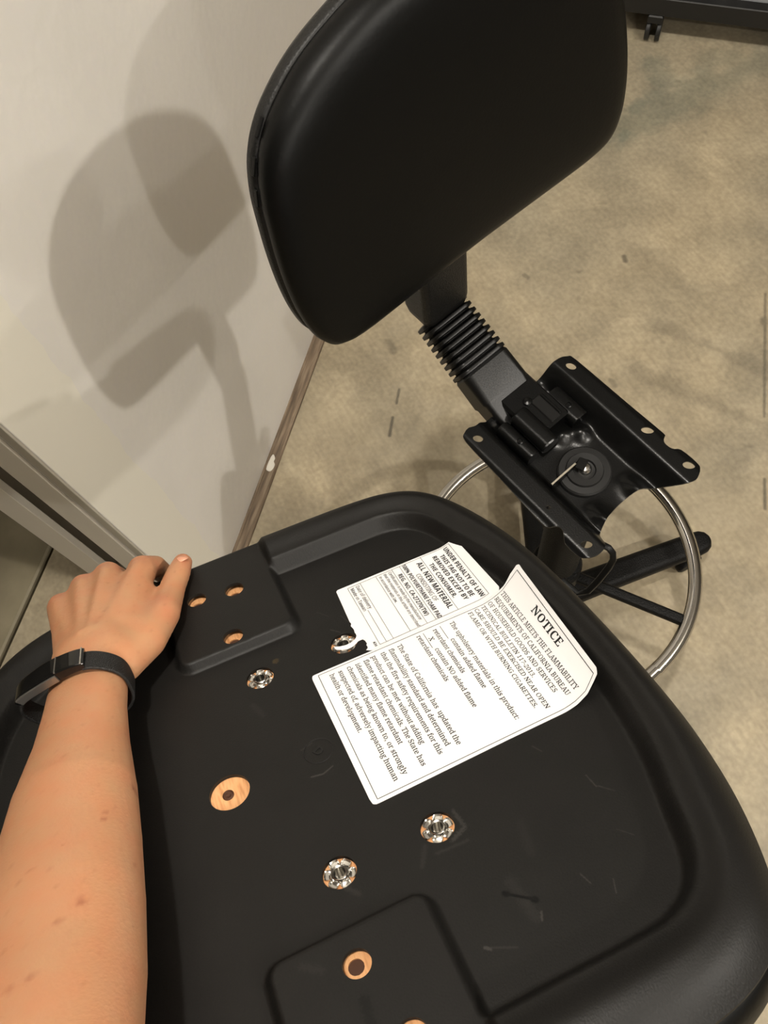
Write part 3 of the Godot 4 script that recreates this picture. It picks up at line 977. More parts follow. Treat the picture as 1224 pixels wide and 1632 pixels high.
func chair_seat() -> void:
	var t := thing("chair_seat", "black chair seat held upside down, white labels on its underside", "seat", SEAT)
	var fi := smooth_poly(mirrored(mm([[0, 157], [50, 155], [95, 148], [130, 137.5], [154, 130], [168, 121], [175.5, 108], [178, 90], [178, 40], [178, -40], [177, -95], [168, -145], [147, -182], [112, -203], [68, -212], [0, -216]])), 4)
	var fo := smooth_poly(mirrored(mm([[0, 189], [55, 188], [95, 185], [135, 178], [168, 168], [192, 157], [210, 142], [221, 120], [226, 92], [228, 50], [228.5, -30], [227, -100], [221, -150], [204, -195], [166, -228], [110, -246], [50, -252], [0, -253]])), 4)
	var lo := Vector2(-0.235, -0.26)
	var hi := Vector2(0.235, 0.196)
	F_in = field(fi, lo - Vector2.ONE * 0.01, hi + Vector2.ONE * 0.01, 0.004)
	F_out = field(fo, lo - Vector2.ONE * 0.01, hi + Vector2.ONE * 0.01, 0.004)
	var nuts := mm([[-81, -31], [-80, 31], [81, 29], [80, -29]])
	var slots := mm([[-179, -54], [-174, -25], [-124, -38], [179, -54], [174, -25], [133, -37]])
	var holes := []
	for p in nuts:
		holes.append([p.x, p.y, 0.0096, 0.0096, 0.0])
	for p in slots:
		holes.append([p.x, p.y, 0.0074, 0.0074, 0.0])
	holes.append([-0.001, -0.072, 0.0125, 0.0125, 0.0])
	M.pan.albedo_texture = ImageTexture.create_from_image(pan_picture())
	M.pan.normal_enabled = true
	M.pan.normal_texture = noise_tex(61, 0.42, [], true, 1.4, 1024, 2)
	M.pan.normal_scale = 0.16
	var pan := part("seat_pan", sheet(lo, hi, 0.0016, F_out.at, pan_height, 0.0028, holes, false, 1.0 / 0.5, Vector2(-0.25, -0.27)).mesh(), M.pan, t)
	# moulding mark: a raised letter D in a ring
	var mk := Soup.new()
	mk.merge(sweep(circle_path(0.0092, 40), rect_ring(0.0007, 0.0006, 0.0002, 2), Vector3.UP, true), Transform3D(Basis.IDENTITY, Vector3(0, 0.0001, 0)))
	mk.merge(text_soup("D", false, true, Vector2(-0.0022, -0.0030), Vector2(0.0030, -0.0030), 0.0058, func(_p: Vector2) -> float: return 0.0, 0.0006), Transform3D.IDENTITY)
	part("moulding_mark", mk.mesh(), M.washer, pan, Transform3D(Basis(Vector3.UP, 0.45), Vector3(-0.002, 0.0, 0.014)))

	var ply_holes := []
	for p in slots:
		ply_holes.append([p.x - (0.002 if p.x > 0.0 else 0.0), p.y - 0.001, 0.0042, 0.0042, 0.0])
	for p in nuts:
		ply_holes.append([p.x, p.y, 0.0046, 0.0046, 0.0])
	var ply := part("plywood_board", sheet(Vector2(-0.21, -0.23), Vector2(0.21, 0.15), 0.004, func(p: Vector2) -> float: return F_in.at(p) - 0.022, ply_height, 0.012, ply_holes).mesh(), M.wood, t)
	for p in slots:
		var c := Soup.new()
		c.lathe(PackedVector2Array([Vector2(0.0043, -0.001), Vector2(0.0043, -0.016), Vector2(0.0, -0.0165)]), 18)
		part("bore", c.mesh(), M.dark_hole, ply, Transform3D(Basis.IDENTITY, Vector3(p.x - (0.002 if p.x > 0.0 else 0.0), 0, -p.y + 0.001)))
	# a screw head sunk in the bare wood of the big hole
	var sc := Soup.new()
	sc.lathe(PackedVector2Array([Vector2(0.0036, 0.0), Vector2(0.0036, 0.0006), Vector2(0.0031, 0.0012), Vector2(0.0026, 0.0002), Vector2(0.0015, 0.0001), Vector2(0.0012, 0.0009), Vector2(0.0, 0.0010)]), 20)
	part("screw", sc.mesh(), M.dark_hole, t, Transform3D(Basis.IDENTITY, Vector3(-0.0016, -0.0032, 0.0735))).set_meta("label", "dark screw head in bare wood")
	for k in 4:
		part("t_nut", t_nut(k), M.zinc, t, Transform3D(Basis(Vector3.UP, [0.3, 1.2, 0.1, 0.7][k]), Vector3(nuts[k].x, -0.0028, -nuts[k].y)))

	# upholstery seen at the edge, under the pan
	var cu := Soup.new()
	var rings := []
	var cn := fo.size()
	for q in [[-0.004, -0.0022], [-0.0035, -0.006], [0.0005, -0.0085], [0.0028, -0.016], [0.0030, -0.030], [0.0, -0.048], [-0.010, -0.062], [-0.03, -0.071], [-0.08, -0.077], [-0.16, -0.079]]:
		var r := PackedVector3Array()
		for k in cn:
			var nrm := (fo[(k + 1) % cn] - fo[(k + cn - 1) % cn]).normalized()
			nrm = Vector2(-nrm.y, nrm.x)
			if nrm.dot(fo[k]) < 0:
				nrm = -nrm
			var p = fo[k] + nrm * q[0] if q[0] > -0.02 else fo[k] * (1.0 + q[0] / 0.24)
			r.append(Vector3(p.x, q[1], -p.y))
		rings.append(r)
	cu.loft(rings, true, false, true, 50)
	part("cushion", cu.mesh(), M.vinyl, t)

	labels(t)

func circle_path(r: float, n: int) -> PackedVector3Array:
	var out := PackedVector3Array()
	for k in n:
		out.append(Vector3(r * cos(TAU * k / n), 0, r * sin(TAU * k / n)))
	return out

# pressed steel nut: a scalloped flange round a threaded barrel
func t_nut(k: int) -> ArrayMesh:
	var s := Soup.new()
	var rings := []
	var n := 48
	for q in [[0.0033, -0.011, 0.0], [0.0033, 0.0026, 0.0], [0.0042, 0.0030, 0.0], [0.0048, 0.0026, 0.0], [0.0053, 0.0008, 0.1], [0.0064, 0.0003, 0.45], [0.0080, 0.0006, 1.0], [0.0089, 0.0016, 1.0], [0.0090, 0.0006, 1.0], [0.0080, -0.0004, 1.0]]:
		var r := PackedVector3Array()
		for i in n:
			var a := TAU * i / n
			var notch = pow(0.5 + 0.5 * cos(6.0 * a), 6.0) * 0.0030 * q[2]
			r.append(Vector3((q[0] - notch) * cos(a), q[1], (q[0] - notch) * sin(a)))
		rings.append(r)
	s.loft(rings, true, false, false, 50)
	var cup := Soup.new()
	cup.lathe(PackedVector2Array([Vector2(0.0034, -0.010), Vector2(0.0, -0.0105)]), 16)
	s.merge(cup, Transform3D.IDENTITY)
	return s.mesh()

# scratches, scuffs and nicks in the black plastic
func pan_picture() -> Image:
	var n := 1024
	var fine := noise(71, 0.3, 2).get_seamless_image(n, n).get_data()
	var wide := noise(72, 0.012, 4).get_seamless_image(n, n).get_data()
	var add := PackedFloat32Array()
	add.resize(n * n)
	# u0, v0, u1, v1 in millimetres on the pan, half width in mm, strength (below 0: a dark nick), broken edge
	var marks := [
		[92, 116, 101, 117, 0.35, 0.30, 0.2], [101, 118, 108, 124, 0.3, 0.25, 0.2], [150, 95, 157, 92, 0.3, 0.32, 0.2], [147, 84, 140, 82, 0.35, 0.35, 0.2], [128, 112, 135, 118, 0.3, 0.2, 0.4],
		[132, 44, 141, 55, 0.7, -0.9, 0.2], [131.5, 43.5, 132, 44, 1.6, -1.0, 0.1], [141, 55, 141.5, 55.5, 1.7, -1.0, 0.1], [127, 49, 149, 51, 3.0, 0.08, 0.9],
		[92, 33, 88, 42, 1.4, 0.22, 0.9], [86, 42, 76, 41, 1.2, 0.20, 0.9], [95, 22, 96, 40, 1.0, 0.12, 0.9], [88, 18, 98, 12, 1.5, 0.10, 0.9],
		[-98, 27, -92, 32, 0.35, 0.35, 0.4], [-108, 38, -98, 41, 0.3, 0.22, 0.4], [-121, 24, -112, 30, 0.3, 0.2, 0.4],
		[14, -24, 15.5, -17, 0.5, 0.40, 0.2], [15.5, -17, 13, -10, 0.5, 0.30, 0.2], [-8, -24, -10, -16, 0.4, 0.22, 0.2],
		[-60, -42, -48, -38, 2.0, 0.09, 0.9], [100, 70, 118, 66, 2.5, 0.06, 0.9], [148, 55, 152, 53, 0.6, 0.35, 0.4], [151, 22, 153, 24, 0.8, 0.45, 0.4], [152, 24, 158, 36, 0.6, 0.14, 0.6], [60, 100, 66, 103, 0.4, 0.25, 0.2], [40, 125, 44, 126, 0.8, 0.25, 0.5], [88, -30, 96, -24, 1.6, 0.13, 0.9], [150, -40, 172, -42, 2.6, -0.35, 0.6], [122, -62, 128, -54, 2.0, 0.09, 0.9]]
	for q in marks:
		var a := (Vector2(q[0], q[1]) + Vector2(250, 270)) / 500.0 * n
		var b := (Vector2(q[2], q[3]) + Vector2(250, 270)) / 500.0 * n
		var w: float = q[4] / 500.0 * n
		var m := w * 2.0 + 2.0
		for y in range(maxi(0, int(minf(a.y, b.y) - m)), mini(n, int(maxf(a.y, b.y) + m))):
			for x in range(maxi(0, int(minf(a.x, b.x) - m)), mini(n, int(maxf(a.x, b.x) + m))):
				var e := b - a
				var p := Vector2(x, y)
				var s := clampf((p - a).dot(e) / maxf(e.length_squared(), 1e-6), 0.0, 1.0)
				var d := (p - a - e * s).length() / w + (fine[y * n + x] / 255.0 - 0.5) * 2.2 * float(q[6])
				var f := smoothstep(1.3, 0.5, d) * float(q[5])
				if absf(f) > absf(add[y * n + x]):
					add[y * n + x] = f
	var out := PackedByteArray()
	out.resize(n * n * 3)
	for k in n * n:
		var g := 0.88 + (fine[k] - 128) * 0.0006 + (wide[k] - 128) * 0.0003
		var c := g * 150.0 * (1.0 + minf(add[k], 0.0)) + maxf(add[k], 0.0) * 420.0
		var i := clampi(int(c), 0, 255)
		out[k * 3] = i
		out[k * 3 + 1] = i
		out[k * 3 + 2] = i
	# the tan spot where the plastic is rubbed through beside a nut
	for y in range(-8, 9):
		for x in range(-8, 9):
			var p := Vector2(x, y) + Vector2(-90 + 250, -17 + 270) / 500.0 * n
			var k := int(p.y) * n + int(p.x)
			if Vector2(x, y * 0.9).length() + (fine[k] / 255.0 - 0.5) * 4.0 < 4.6:
				out[k * 3] = 255
				out[k * 3 + 1] = 225
				out[k * 3 + 2] = 170
	return Image.create_from_data(n, n, false, Image.FORMAT_RGB8, out)

# ---------------------------------------------------------------- the printed labels
var fonts := {}
var base_line := {}

func font_of(serif: bool, bold: bool) -> Font:
	var key := "%s%s" % [serif, bold]
	if not fonts.has(key):
		var f := SystemFont.new()
		f.font_names = PackedStringArray(["Droid Serif" if serif else "Droid Sans"])
		f.font_weight = 700 if bold else 400
		fonts[key] = f
	return fonts[key]

func text_arrays(text: String, serif: bool, bold: bool, depth: float) -> Array:
	var tm := TextMesh.new()
	tm.text = text
	tm.font = font_of(serif, bold)
	tm.font_size = 48
	tm.pixel_size = 0.01
	tm.depth = depth
	tm.curve_step = 3.0
	tm.horizontal_alignment = HORIZONTAL_ALIGNMENT_LEFT
	var out := []
	for k in tm.get_surface_count():
		out.append(tm.surface_get_arrays(k))
	return out

# one line of print from a to b (the ends of its base line), its capitals «cap» high; «lift» gives the height of the surface under it
func text_soup(text: String, serif: bool, bold: bool, a: Vector2, b: Vector2, cap: float, lift: Callable, depth := 0.0) -> Soup:
	var key := "%s%s" % [serif, bold]
	if not base_line.has(key):
		var lo := 1e9
		var hi := -1e9
		for arr in text_arrays("H", serif, bold, 0.0):
			for p in arr[Mesh.ARRAY_VERTEX]:
				lo = minf(lo, p.y)
				hi = maxf(hi, p.y)
		base_line[key] = Vector2(lo, hi - lo)
	var bl: Vector2 = base_line[key]
	var arrs := text_arrays(text, serif, bold, depth / cap * bl.y)
	var x0 := 1e9
	var x1 := -1e9
	for arr in arrs:
		for p in arr[Mesh.ARRAY_VERTEX]:
			x0 = minf(x0, p.x)
			x1 = maxf(x1, p.x)
	var s := Soup.new()
	var along := (b - a).normalized()
	var across := Vector2(-along.y, along.x)
	var kx := (b - a).length() / (x1 - x0)
	var ky := cap / bl.y
	for arr in arrs:
		var v: PackedVector3Array = arr[Mesh.ARRAY_VERTEX]
		var st := s.v.size()
		for p in v:
			var q := a + along * (p.x - x0) * kx + across * (p.y - bl.x) * ky
			var h: float = p.z * ky + depth * 0.5
			if lift.is_valid():
				h += lift.call(q)
			s.add(Vector3(q.x, h, -q.y))
		var ix = arr[Mesh.ARRAY_INDEX]
		if ix == null or ix.size() == 0:
			for k in v.size():
				s.ix.append(st + k)
		else:
			for k in ix:
				s.ix.append(st + k)
	return s

func rule(a: Vector2, b: Vector2, w: float, lift: Callable) -> Soup:
	var s := Soup.new()
	var n := maxi(1, int((b - a).length() / 0.004))
	var side := (b - a).normalized().orthogonal() * w / 2
	for k in n + 1:
		for e in [-1.0, 1.0]:
			var p = a.lerp(b, float(k) / n) + side * e
			s.add(Vector3(p.x, lift.call(p), -p.y))
	for k in n:
		s.quad(2 * k, 2 * k + 1, 2 * k + 3, 2 * k + 2)
	var q := (s.v[3] - s.v[0]).cross(s.v[1] - s.v[0])
	if q.y < 0:
		s.turn(0)
	return s

func labels(t: Node3D) -> void:
	var ink_at := func(p: Vector2) -> float: return label_height(p) + 0.00022
	# notice label, lifting off over the inner wall of the rim at its top
	var o := PackedVector2Array()
	for q in [[-62.5, 2.0], [-60.8, 1.0], [-59, 0.8], [46, 1.8], [50, 2.4], [51.2, 4.2], [50.5, 40], [49.4, 90], [49.0, 138], [47.8, 146], [42.5, 156.5], [39, 158.2], [-61, 163], [-65.5, 163.5], [-67, 162], [-66.0, 156], [-63.6, 151], [-62.6, 148.5], [-62.2, 100], [-62.2, 52], [-62.6, 8]]:
		o.append(Vector2(q[0], q[1]) * 0.001)
	var lo := Vector2(-0.072, -0.004)
	var hi := Vector2(0.056, 0.170)
	var f := field(o, lo - Vector2.ONE * 0.006, hi + Vector2.ONE * 0.006, 0.001)
	var nl := part("notice_label", sheet(lo, hi, 0.002, f.at, label_height, 0.00035).mesh(), M.paper, t)
	nl.set_meta("label", "white notice label lifting at the rim")
	var ink := Soup.new()
	var id := Transform3D.IDENTITY
	for q in [["NOTICE", -29.4, 151.2, 7.8, 149.6, 4.6, true], ["THIS ARTICLE MEETS THE FLAMMABILITY", -58.9, 143.6, 40.4, 141.6, 3.0], ["REQUIREMENTS OF CALIFORNIA BUREAU", -58.8, 138.4, 40, 136, 3.0], ["OF HOUSEHOLD GOODS AND SERVICES", -59, 133, 32.9, 131, 3.0], ["TECHNICAL BULLETIN 117-2013.", -59, 127.7, 15.3, 126, 3.0], ["CARE SHOULD BE EXERCISED NEAR OPEN", -59, 122.4, 41.2, 120.8, 3.0], ["FLAME OR WITH BURNING CIGARETTES.", -58.6, 117.2, 37.1, 115, 3.0],
		["The upholstery materials in this product:", -57.3, 102.2, 39, 101, 3.3], ["contain added flame", -42.5, 96, 6.9, 95.3, 3.3], ["retardant chemicals", -57, 89.3, -11.4, 89.3, 3.3], ["X", -51.8, 83.6, -48.2, 83.6, 3.3], ["contain NO added flame", -40, 83, 17.5, 83.2, 3.3], ["retardant chemicals", -57.5, 77.1, -10.7, 77.1, 3.3],
		["The State of California has  updated the", -57, 62.2, 37.8, 62.2, 3.4], ["flammability standard and determined", -56.5, 55.7, 35.3, 55.9, 3.4], ["that the fire safety requirements for this", -56.5, 49.6, 38.5, 49.7, 3.4], ["product can be met without adding", -57, 43, 26.4, 43.2, 3.4], ["flame retardant chemicals. The State has", -56.3, 37, 41, 37.5, 3.4], ["identified many flame retardant", -56.3, 30.8, 19.7, 31.4, 3.4], ["chemicals as being known to, or strongly", -56.8, 24.8, 41.1, 25.4, 3.4], ["suspected of, adversely impacting human", -56.4, 18.4, 42.5, 19, 3.4], ["health or development.", -56.8, 12.2, -1.4, 12.7, 3.4]]:
		for bold in 2:   # twice, a hair apart: the print is a little heavy
			ink.merge(text_soup(q[0], true, q.size() > 6, Vector2(q[1], q[2] + 0.11 * bold) * 0.001, Vector2(q[3] + 0.11 * bold, q[4] + 0.11 * bold) * 0.001, q[5] * 0.001, ink_at), id)
	for q in [[-57.8, 95.2, -44, 95.2, 0.35], [-57.8, 82.4, -42, 82.4, 0.35], [-60.4, 5.4, 48.6, 6.0, 0.4], [48.6, 6, 46.6, 138, 0.4], [46.6, 138, 45.6, 146, 0.4], [45.6, 146, 40.6, 155, 0.4], [40.6, 155, -63.4, 160.4, 0.4], [-63.4, 160.4, -61.6, 150, 0.4], [-61.6, 150, -60.4, 146, 0.4], [-60.4, 146, -60.4, 5.4, 0.4]]:
		ink.merge(rule(Vector2(q[0], q[1]) * 0.001, Vector2(q[2], q[3]) * 0.001, q[4] * 0.001, ink_at), id)
	part("printed_text", ink.mesh(), M.ink, nl)

	# law tag beside it, torn at the nut
	o = PackedVector2Array()
	for q in [[-134.6, 45.5], [-133.4, 44], [-97.3, 41.8], [-95, 42.4], [-93.2, 41.0], [-89.0, 41.9], [-85, 41.2], [-82.5, 41.9], [-79.5, 39.8], [-77.4, 35.6], [-76.0, 31.3], [-76.6, 27.2], [-79, 23.4], [-75.6, 23.7], [-72.8, 27.6], [-71.8, 31.4], [-73.6, 36.3], [-76.4, 41.0], [-77.4, 42.4], [-76.0, 43.2], [-76.2, 44.8], [-74.2, 44.6], [-73.4, 46.2], [-71.2, 45.4], [-69.1, 44.0], [-67.6, 45.2], [-66.2, 44.0], [-65.2, 42.2], [-63.4, 44.6], [-62.6, 46.0], [-62.4, 60], [-62.8, 144.5], [-65, 146], [-132.6, 143.6], [-134.4, 141.8]]:
		o.append(Vector2(q[0], q[1]) * 0.001)
	lo = Vector2(-0.14, 0.016)
	hi = Vector2(-0.056, 0.150)
	f = field(o, lo - Vector2.ONE * 0.006, hi + Vector2.ONE * 0.006, 0.0008)
	var tag_h := func(p: Vector2) -> float: return label_height(p) - 0.00015 + 0.0016 * step3(0.038, 0.028, p.y)
	var ll := part("law_label", sheet(lo, hi, 0.0012, f.at, tag_h, 0.0002).mesh(), M.paper, t)
	ll.set_meta("label", "white law tag torn at one corner")
	ink = Soup.new()
	for q in [["UNDER PENALTY OF LAW", -131, 131.8, -67.2, 132.2, 3.6, true], ["THIS TAG NOT TO BE", -125.7, 126.4, -72.6, 126.4, 3.6, true], ["REMOVED EXCEPT BY", -127.5, 121, -71.6, 121.2, 3.6, true], ["THE CONSUMER.", -121.4, 115.4, -78.1, 115.4, 3.6, true], ["ALL NEW MATERIAL", -127.9, 107.8, -70.2, 107.6, 4.3, true], ["CONSISTING OF", -116.1, 102.3, -82.2, 102.3, 3.5, false], ["100% POLYURETHANE FOAM PAD", -132.2, 97.2, -65.2, 97.4, 3.4, true], ["REG. NO. CA-27270(TW)", -123.8, 90.7, -72.6, 90.7, 3.4, true], ["Certification is made by the manufacturer", -130.3, 85.4, -70.9, 85.4, 2.5, false], ["that the materials in this article are described", -130.5, 81.5, -65.9, 81.6, 2.5, false], ["in accordance with law.", -129.5, 77.5, -96.7, 77.5, 2.5, false], ["Date of delivery", -129.7, 58.4, -101.8, 58.7, 2.9, false], ["Made in Taiwan", -129.4, 54, -101.5, 54.3, 2.9, false], ["KH", -68.9, 48.9, -64.4, 48.9, 1.9, true]]:
		ink.merge(text_soup(q[0], false, q[6], Vector2(q[1], q[2]) * 0.001, Vector2(q[3], q[4]) * 0.001, q[5] * 0.001, ink_at), id)
	for q in [[-131.4, 52.6, -133, 137.6], [-133, 137.6, -66.2, 138], [-66.2, 138, -64.4, 52.6], [-131.4, 52.6, -64.4, 52.6], [-132.8, 113.3, -65.5, 113.3], [-131.8, 95.5, -65.3, 95.9], [-131.5, 89.1, -65, 89], [-131.3, 75.8, -64.8, 75.8], [-131.3, 62.8, -64.5, 62.8], [-101, 57.5, -65, 57.5]]:
		ink.merge(rule(Vector2(q[0], q[1]) * 0.001, Vector2(q[2], q[3]) * 0.001, 0.0003, ink_at), id)
	part("printed_text", ink.mesh(), M.ink, ll)

# ---------------------------------------------------------------- the hand and forearm
# bones: two ends (a, b, h) and radii in mm, in the seat's own axes; k: how softly a bone melts into the rest
# chains of joints: [k, [a, b, h, radius], ...] in mm, in the seat's own axes; k: how softly a chain melts into the rest
func arm_chains() -> Array:
	var out := []
	# forearm: two long chains side by side; s runs along the arm
	for sd in [-1.0, 1.0]:
		var c := [14.0]
		for q in [[-104, 36, 9.0, 16.5], [-67, 40, 8.0, 17.5], [-48, 42, 8.0, 18.0], [-18, 44, 8.0, 20.5], [23, 48, 9.0, 25.5], [57, 50, 9.5, 28.0], [95, 55, 10.0, 30.8], [130, 59, 10.0, 32.5], [180, 70, 10.0, 33.5], [250, 86, 10.0, 34.0]]:
			c.append([0.99 * q[0] - 21.0 + 0.145 * sd * q[2], -0.145 * q[0] - 144.5 + 0.99 * sd * q[2], q[1] + sd * 1.0, q[3]])
		out.append(c)
	out.append_array([
		# fingers from the wrist over the knuckles and down behind the edge
		[8.0, [-118, -116, 37, 15.0], [-170, -99, 33, 12.0], [-214, -86, 24.5, 11.2], [-220, -85, 23, 11.2], [-236, -76, 10, 8.8], [-243, -70, -14, 7.8], [-240, -68, -36, 7.0]],
		[8.0, [-121, -123, 38, 15.0], [-174, -114, 35, 12.0], [-222, -111, 26, 11.0], [-228, -111, 24, 11.0], [-244, -105, 3, 8.8], [-245, -100, -24, 7.8], [-241, -98, -46, 7.0]],
		[8.0, [-124, -133, 37, 15.0], [-174, -130, 33, 11.8], [-221, -131, 24, 10.8], [-227, -131, 22, 10.8], [-243, -126, 0, 8.5], [-243, -121, -25, 7.5], [-239, -119, -46, 6.8]],
		[8.0, [-126, -141, 34, 14.5], [-172, -145, 29, 11.5], [-215, -151, 20, 10.4], [-220, -151, 18, 10.4], [-236, -147, -3, 7.8], [-238, -143, -22, 6.8], [-234, -141, -38, 6.0]],
		# thumb
		[7.0, [-112, -110, 34, 14.0], [-130, -93, 29, 13.5], [-155, -78, 25, 11.8], [-176, -71, 20.5, 9.8], [-191, -66.5, 18.5, 9.6], [-206, -60, 17, 9.2], [-219, -54.5, 15.5, 7.6]],
		# the web between thumb and index finger
		[9.0, [-140, -100, 29, 13.0], [-186, -90, 24, 8.5]],
		# extensor tendons, standing a little proud
		[6.0, [-130, -117, 51, 2.0], [-210, -86, 34, 2.4]], [6.0, [-132, -124, 53, 2.0], [-216, -110, 36, 2.6]], [6.0, [-132, -131, 52, 2.0], [-216, -130, 33.5, 2.4]], [6.0, [-132, -138, 48, 1.8], [-208, -150, 29.5, 2.2]]])
	return out

func person() -> void:
	var bones := []
	var chain := 0
	for q in arm_chains():
		for k in range(1, q.size() - 1):
			var a := Vector3(q[k][0], q[k][2], -q[k][1])
			var b := Vector3(q[k + 1][0], q[k + 1][2], -q[k + 1][1])
			bones.append([a, b, float(q[k][3]), float(q[k + 1][3]), float(q[0]), (a + b) / 2, (a - b).length() / 2 + maxf(q[k][3], q[k + 1][3]), chain])
		chain += 1
	var c := 2.4
	var lo := Vector3(-262, -62, 40)
	var bs := 5
	var nb := Vector3i(int(540 / (c * bs)), int(192 / (c * bs)), int(190 / (c * bs)))
	var vals := {}
	var s := Soup.new()
	var cells := {}
	var reach := c * bs * 0.87 + 3.0
	var nz := 4096
	for bx in nb.x:
		for by in nb.y:
			for bz in nb.z:
				var mid := lo + (Vector3(bx, by, bz) + Vector3.ONE * 0.5) * c * bs
				var near := []
				for q in bones:
					if (mid - q[5]).length() - q[6] < reach + 18.0:
						near.append(q)
				if near.is_empty() or absf(arm_field(mid, near)) > reach + 6.0:
					continue
				var n := bs + 1
				var grid := PackedFloat32Array()
				grid.resize(n * n * n)
				for x in n:
					for y in n:
						for z in n:
							var g := Vector3i(bx * bs + x, by * bs + y, bz * bs + z)
							var d: float
							if x == 0 or y == 0 or z == 0 or x == bs or y == bs or z == bs:
								var key := (g.x * nz + g.y) * nz + g.z
								if vals.has(key):
									d = vals[key]
								else:
									d = arm_field(lo + Vector3(g) * c, near)
									vals[key] = d
							else:
								d = arm_field(lo + Vector3(g) * c, near)
							grid[(x * n + y) * n + z] = d
				for x in bs:
					for y in bs:
						for z in bs:
							var sum := Vector3.ZERO
							var cnt := 0
							for e in EDGES:
								var d0 := grid[((x + e[0]) * n + y + e[1]) * n + z + e[2]]
								var d1 := grid[((x + e[3]) * n + y + e[4]) * n + z + e[5]]
								if (d0 < 0.0) != (d1 < 0.0):
									var f := d0 / (d0 - d1)
									sum += Vector3(e[0], e[1], e[2]).lerp(Vector3(e[3], e[4], e[5]), f)
									cnt += 1
							if cnt > 0:
								var g := Vector3i(bx * bs + x, by * bs + y, bz * bs + z)
								var bits := 0
								if grid[(x * n + y) * n + z] < 0.0:
									bits |= 1
								if grid[((x + 1) * n + y) * n + z] < 0.0:
									bits |= 2
								if grid[(x * n + y + 1) * n + z] < 0.0:
									bits |= 4
								if grid[(x * n + y) * n + z + 1] < 0.0:
									bits |= 8
								cells[g] = Vector2i(s.add((lo + (Vector3(g) + sum / cnt) * c) * 0.001), bits)
	for g in cells:
		var q: Vector2i = cells[g]
		var in0 := q.y & 1
		for ax in 3:
			var in1 := (q.y >> (ax + 1)) & 1
			if in0 == in1:
				continue
			var u := Vector3i.ZERO
			var w := Vector3i.ZERO
			u[(ax + 1) % 3] = 1
			w[(ax + 2) % 3] = 1
			if cells.has(g - u) and cells.has(g - w) and cells.has(g - u - w):
				var a: int = cells[g].x
				var b: int = cells[g - u].x
				var d: int = cells[g - u - w].x
				var e: int = cells[g - w].x
				if in0 == 1:
					s.quad(a, e, d, b)
				else:
					s.quad(a, b, d, e)
	# skin: blotches, pinker knuckles and finger ends, a few moles
	var n1 := noise(81, 45.0, 3)
	var n2 := noise(82, 220.0, 2)
	var moles := [[94, -137, 88, 1.9, 0.55], [102, -146, 88, 1.6, 0.65], [126, -156, 92, 1.8, 0.7], [128, -164, 90, 2.0, 0.75], [14, -114, 53, 1.1, 0.35], [40, -125, 76, 1.0, 0.5], [44, -126, 76, 0.9, 0.55], [-190, -101, 38, 1.0, 0.6], [-150, -112, 46, 0.9, 0.65], [70, -150, 88, 0.8, 0.7]]
	var pink := [[-222, -84, 31, 18], [-230, -111, 32, 18], [-229, -131, 30, 17], [-222, -151, 26, 16], [-218, -54, 20, 24], [-155, -78, 34, 22]]
	for p in s.v:
		var q := p * 1000.0
		var k := Color(0.520, 0.250, 0.128)
		var warm := clampf(n1.get_noise_3dv(p) * 0.9, -0.6, 0.6)
		k = Color(k.r * (1.0 + 0.05 * warm), k.g * (1.0 - 0.09 * warm), k.b * (1.0 - 0.12 * warm))
		var f := n2.get_noise_3dv(p)
		if f > 0.48:
			var e := (f - 0.48) * 0.6
			k = Color(k.r * (1.0 - e), k.g * (1.0 - 1.3 * e), k.b * (1.0 - 1.4 * e))
		for m in pink:
			var d = (q - Vector3(m[0], m[2], -m[1])).length() / m[3]
			if d < 1.0:
				var e = (1.0 - d) * 0.35 * (0.8 + 0.5 * warm)
				k = Color(k.r * (1.0 + 0.06 * e), k.g * (1.0 - 0.42 * e), k.b * (1.0 - 0.30 * e))
		for m in moles:
			var d = Vector2(q.x - m[0], -q.z - m[1]).length() / m[3]
			if d < 1.6 and q.y > m[2] - 25:
				var e = smoothstep(1.6, 0.6, d) * (1.0 - m[4])
				k = Color(k.r * (1.0 - 0.7 * e), k.g * (1.0 - e), k.b * (1.0 - e))
		s.col.append(k)
	var skin := StandardMaterial3D.new()
	skin.vertex_color_use_as_albedo = true
	skin.roughness = 0.5
	skin.subsurf_scatter_enabled = true
	skin.subsurf_scatter_strength = 0.08
	grainy(skin, noise_tex(84, 0.07, [], true, 5.0, 256, 3, FastNoiseLite.TYPE_CELLULAR), 26.0, 0.16)
	var t := thing("person", "bare left forearm and hand gripping the edge of the upturned black seat", "person", SEAT)
	part("forearm_and_hand", s.mesh(), skin, t)
	# thumb nail
	var nl := Soup.new()
	var rings := []
	for q in [[1.0, 0.0], [0.96, 0.0006], [0.8, 0.0011], [0.45, 0.0015], [0.05, 0.0016]]:
		var r := PackedVector3Array()
		for p in rect_ring(0.0098 * q[0], 0.0088 * q[0], 0.0036, 4):
			r.append(Vector3(p.x, q[1] - p.y * p.y * 38.0, p.y))
		rings.append(r)
	nl.loft(rings)
	var nm := mat(Color(0.86, 0.62, 0.50), 0.32)
	part("thumbnail", nl.mesh(), nm, t, Transform3D(Basis.from_euler(Vector3(-0.15, 0.36, 0.20)), Vector3(-0.2135, 0.0235, 0.0535)))

const EDGES := [[0, 0, 0, 1, 0, 0], [0, 1, 0, 1, 1, 0], [0, 0, 1, 1, 0, 1], [0, 1, 1, 1, 1, 1], [0, 0, 0, 0, 1, 0], [1, 0, 0, 1, 1, 0], [0, 0, 1, 0, 1, 1], [1, 0, 1, 1, 1, 1], [0, 0, 0, 0, 0, 1], [1, 0, 0, 1, 0, 1], [0, 1, 0, 0, 1, 1], [1, 1, 0, 1, 1, 1]]

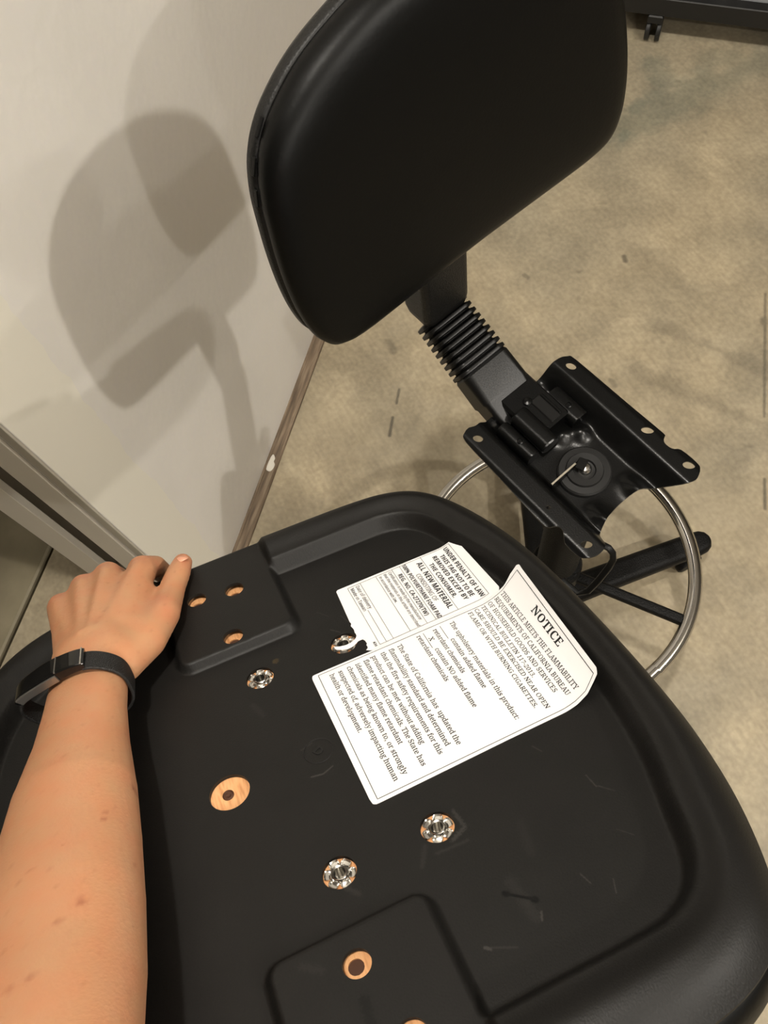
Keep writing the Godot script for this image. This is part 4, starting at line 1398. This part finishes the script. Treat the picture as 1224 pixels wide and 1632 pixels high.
func arm_field(p: Vector3, bones: Array) -> float:
	var d := 1e3
	var own := 1e3
	var k := 1.0
	var chain := -1
	for q in bones:
		if q[7] != chain:
			if chain >= 0:
				var h := maxf(k - absf(d - own), 0.0) / k
				d = minf(d, own) - h * h * k * 0.25
			chain = q[7]
			k = q[4]
			own = 1e3
		var a: Vector3 = q[0]
		var e: Vector3 = q[1] - a
		var t := clampf((p - a).dot(e) / e.length_squared(), 0.0, 1.0)
		own = minf(own, (p - a - e * t).length() - lerpf(q[2], q[3], t))
	var h := maxf(k - absf(d - own), 0.0) / k
	return minf(d, own) - h * h * k * 0.25

# ---------------------------------------------------------------- the wristband
func band() -> void:
	# loop round the wrist; local x across the wrist, y up from the seat, z along the arm
	var along := Vector3(0.99, 0.0, 0.145).normalized()
	var side := Vector3.UP.cross(along).normalized()
	var at := SEAT * Transform3D(Basis(side, Vector3.UP, along), Vector3(-0.0905, 0.040, 0.1340))
	var t := thing("fitness_band", "black wristband tracker with a glossy face and silver side", "wristband", at)
	# the run of the band, from the right round over the top, along the stiff tracker and back underneath
	var run := mm([[26, -2], [24.8, 10], [17.5, 19], [7, 23.6], [-7, 21.6], [-22, 17.2], [-36, 11], [-38.5, 2], [-31, -10], [-17, -18.5], [0, -21.5], [16, -19], [24, -11.5]])
	var n := run.size()
	var spot := func(u: float) -> Vector2:
		var k := int(floor(u)) % n
		return run[k].cubic_interpolate(run[(k + 1) % n], run[(k + n - 1) % n], run[(k + 2) % n], u - floor(u))
	var stretch := func(u0: float, u1: float, steps: int, g0: float, g1: float, w: float, r: float, bulge: float) -> Soup:
		var s := Soup.new()
		var rings := []
		for k in steps + 1:
			var f := float(k) / steps
			var u := lerpf(u0, u1, f)
			var c: Vector2 = spot.call(u)
			var d: Vector2 = (spot.call(u + 0.02) - spot.call(u - 0.02 + n)).normalized()
			var out := Vector2(d.y, -d.x)
			var b := bulge * sin(PI * f)
			var ring := PackedVector3Array()
			for p in rect_ring(w, g1 - g0 + b, r, 3):
				var q: Vector2 = c + out * ((g0 + g1 + b) / 2 + p.y)
				ring.append(Vector3(q.x, q.y, p.x))
			rings.append(ring)
		s.loft(rings, true, true, true, 60)
		return s
	part("strap", stretch.call(6.0, 13.0 + 3.05, 80, 0.0, 0.0022, 0.0155, 0.0008, 0.0).mesh(), M.strap, t)
	part("display", stretch.call(2.95, 6.1, 44, 0.0, 0.0058, 0.0152, 0.0014, 0.0020).mesh(), M.display, t)
	part("clasp_line", stretch.call(3.02, 3.07, 2, 0.0058, 0.0066, 0.0148, 0.0003, 0.0).mesh(), M.silver, t)
	part("clasp_line", stretch.call(4.06, 4.11, 2, 0.0068, 0.0078, 0.0148, 0.0003, 0.0).mesh(), M.silver, t)
	var sv := Soup.new()
	var m: Soup = stretch.call(4.12, 5.95, 24, 0.0004, 0.0060, 0.0020, 0.0006, 0.0)
	sv.merge(m, Transform3D(Basis.IDENTITY, Vector3(0, 0, 0.0076)))
	part("silver_side", sv.mesh(), M.silver, t).set_meta("label", "brushed silver side")
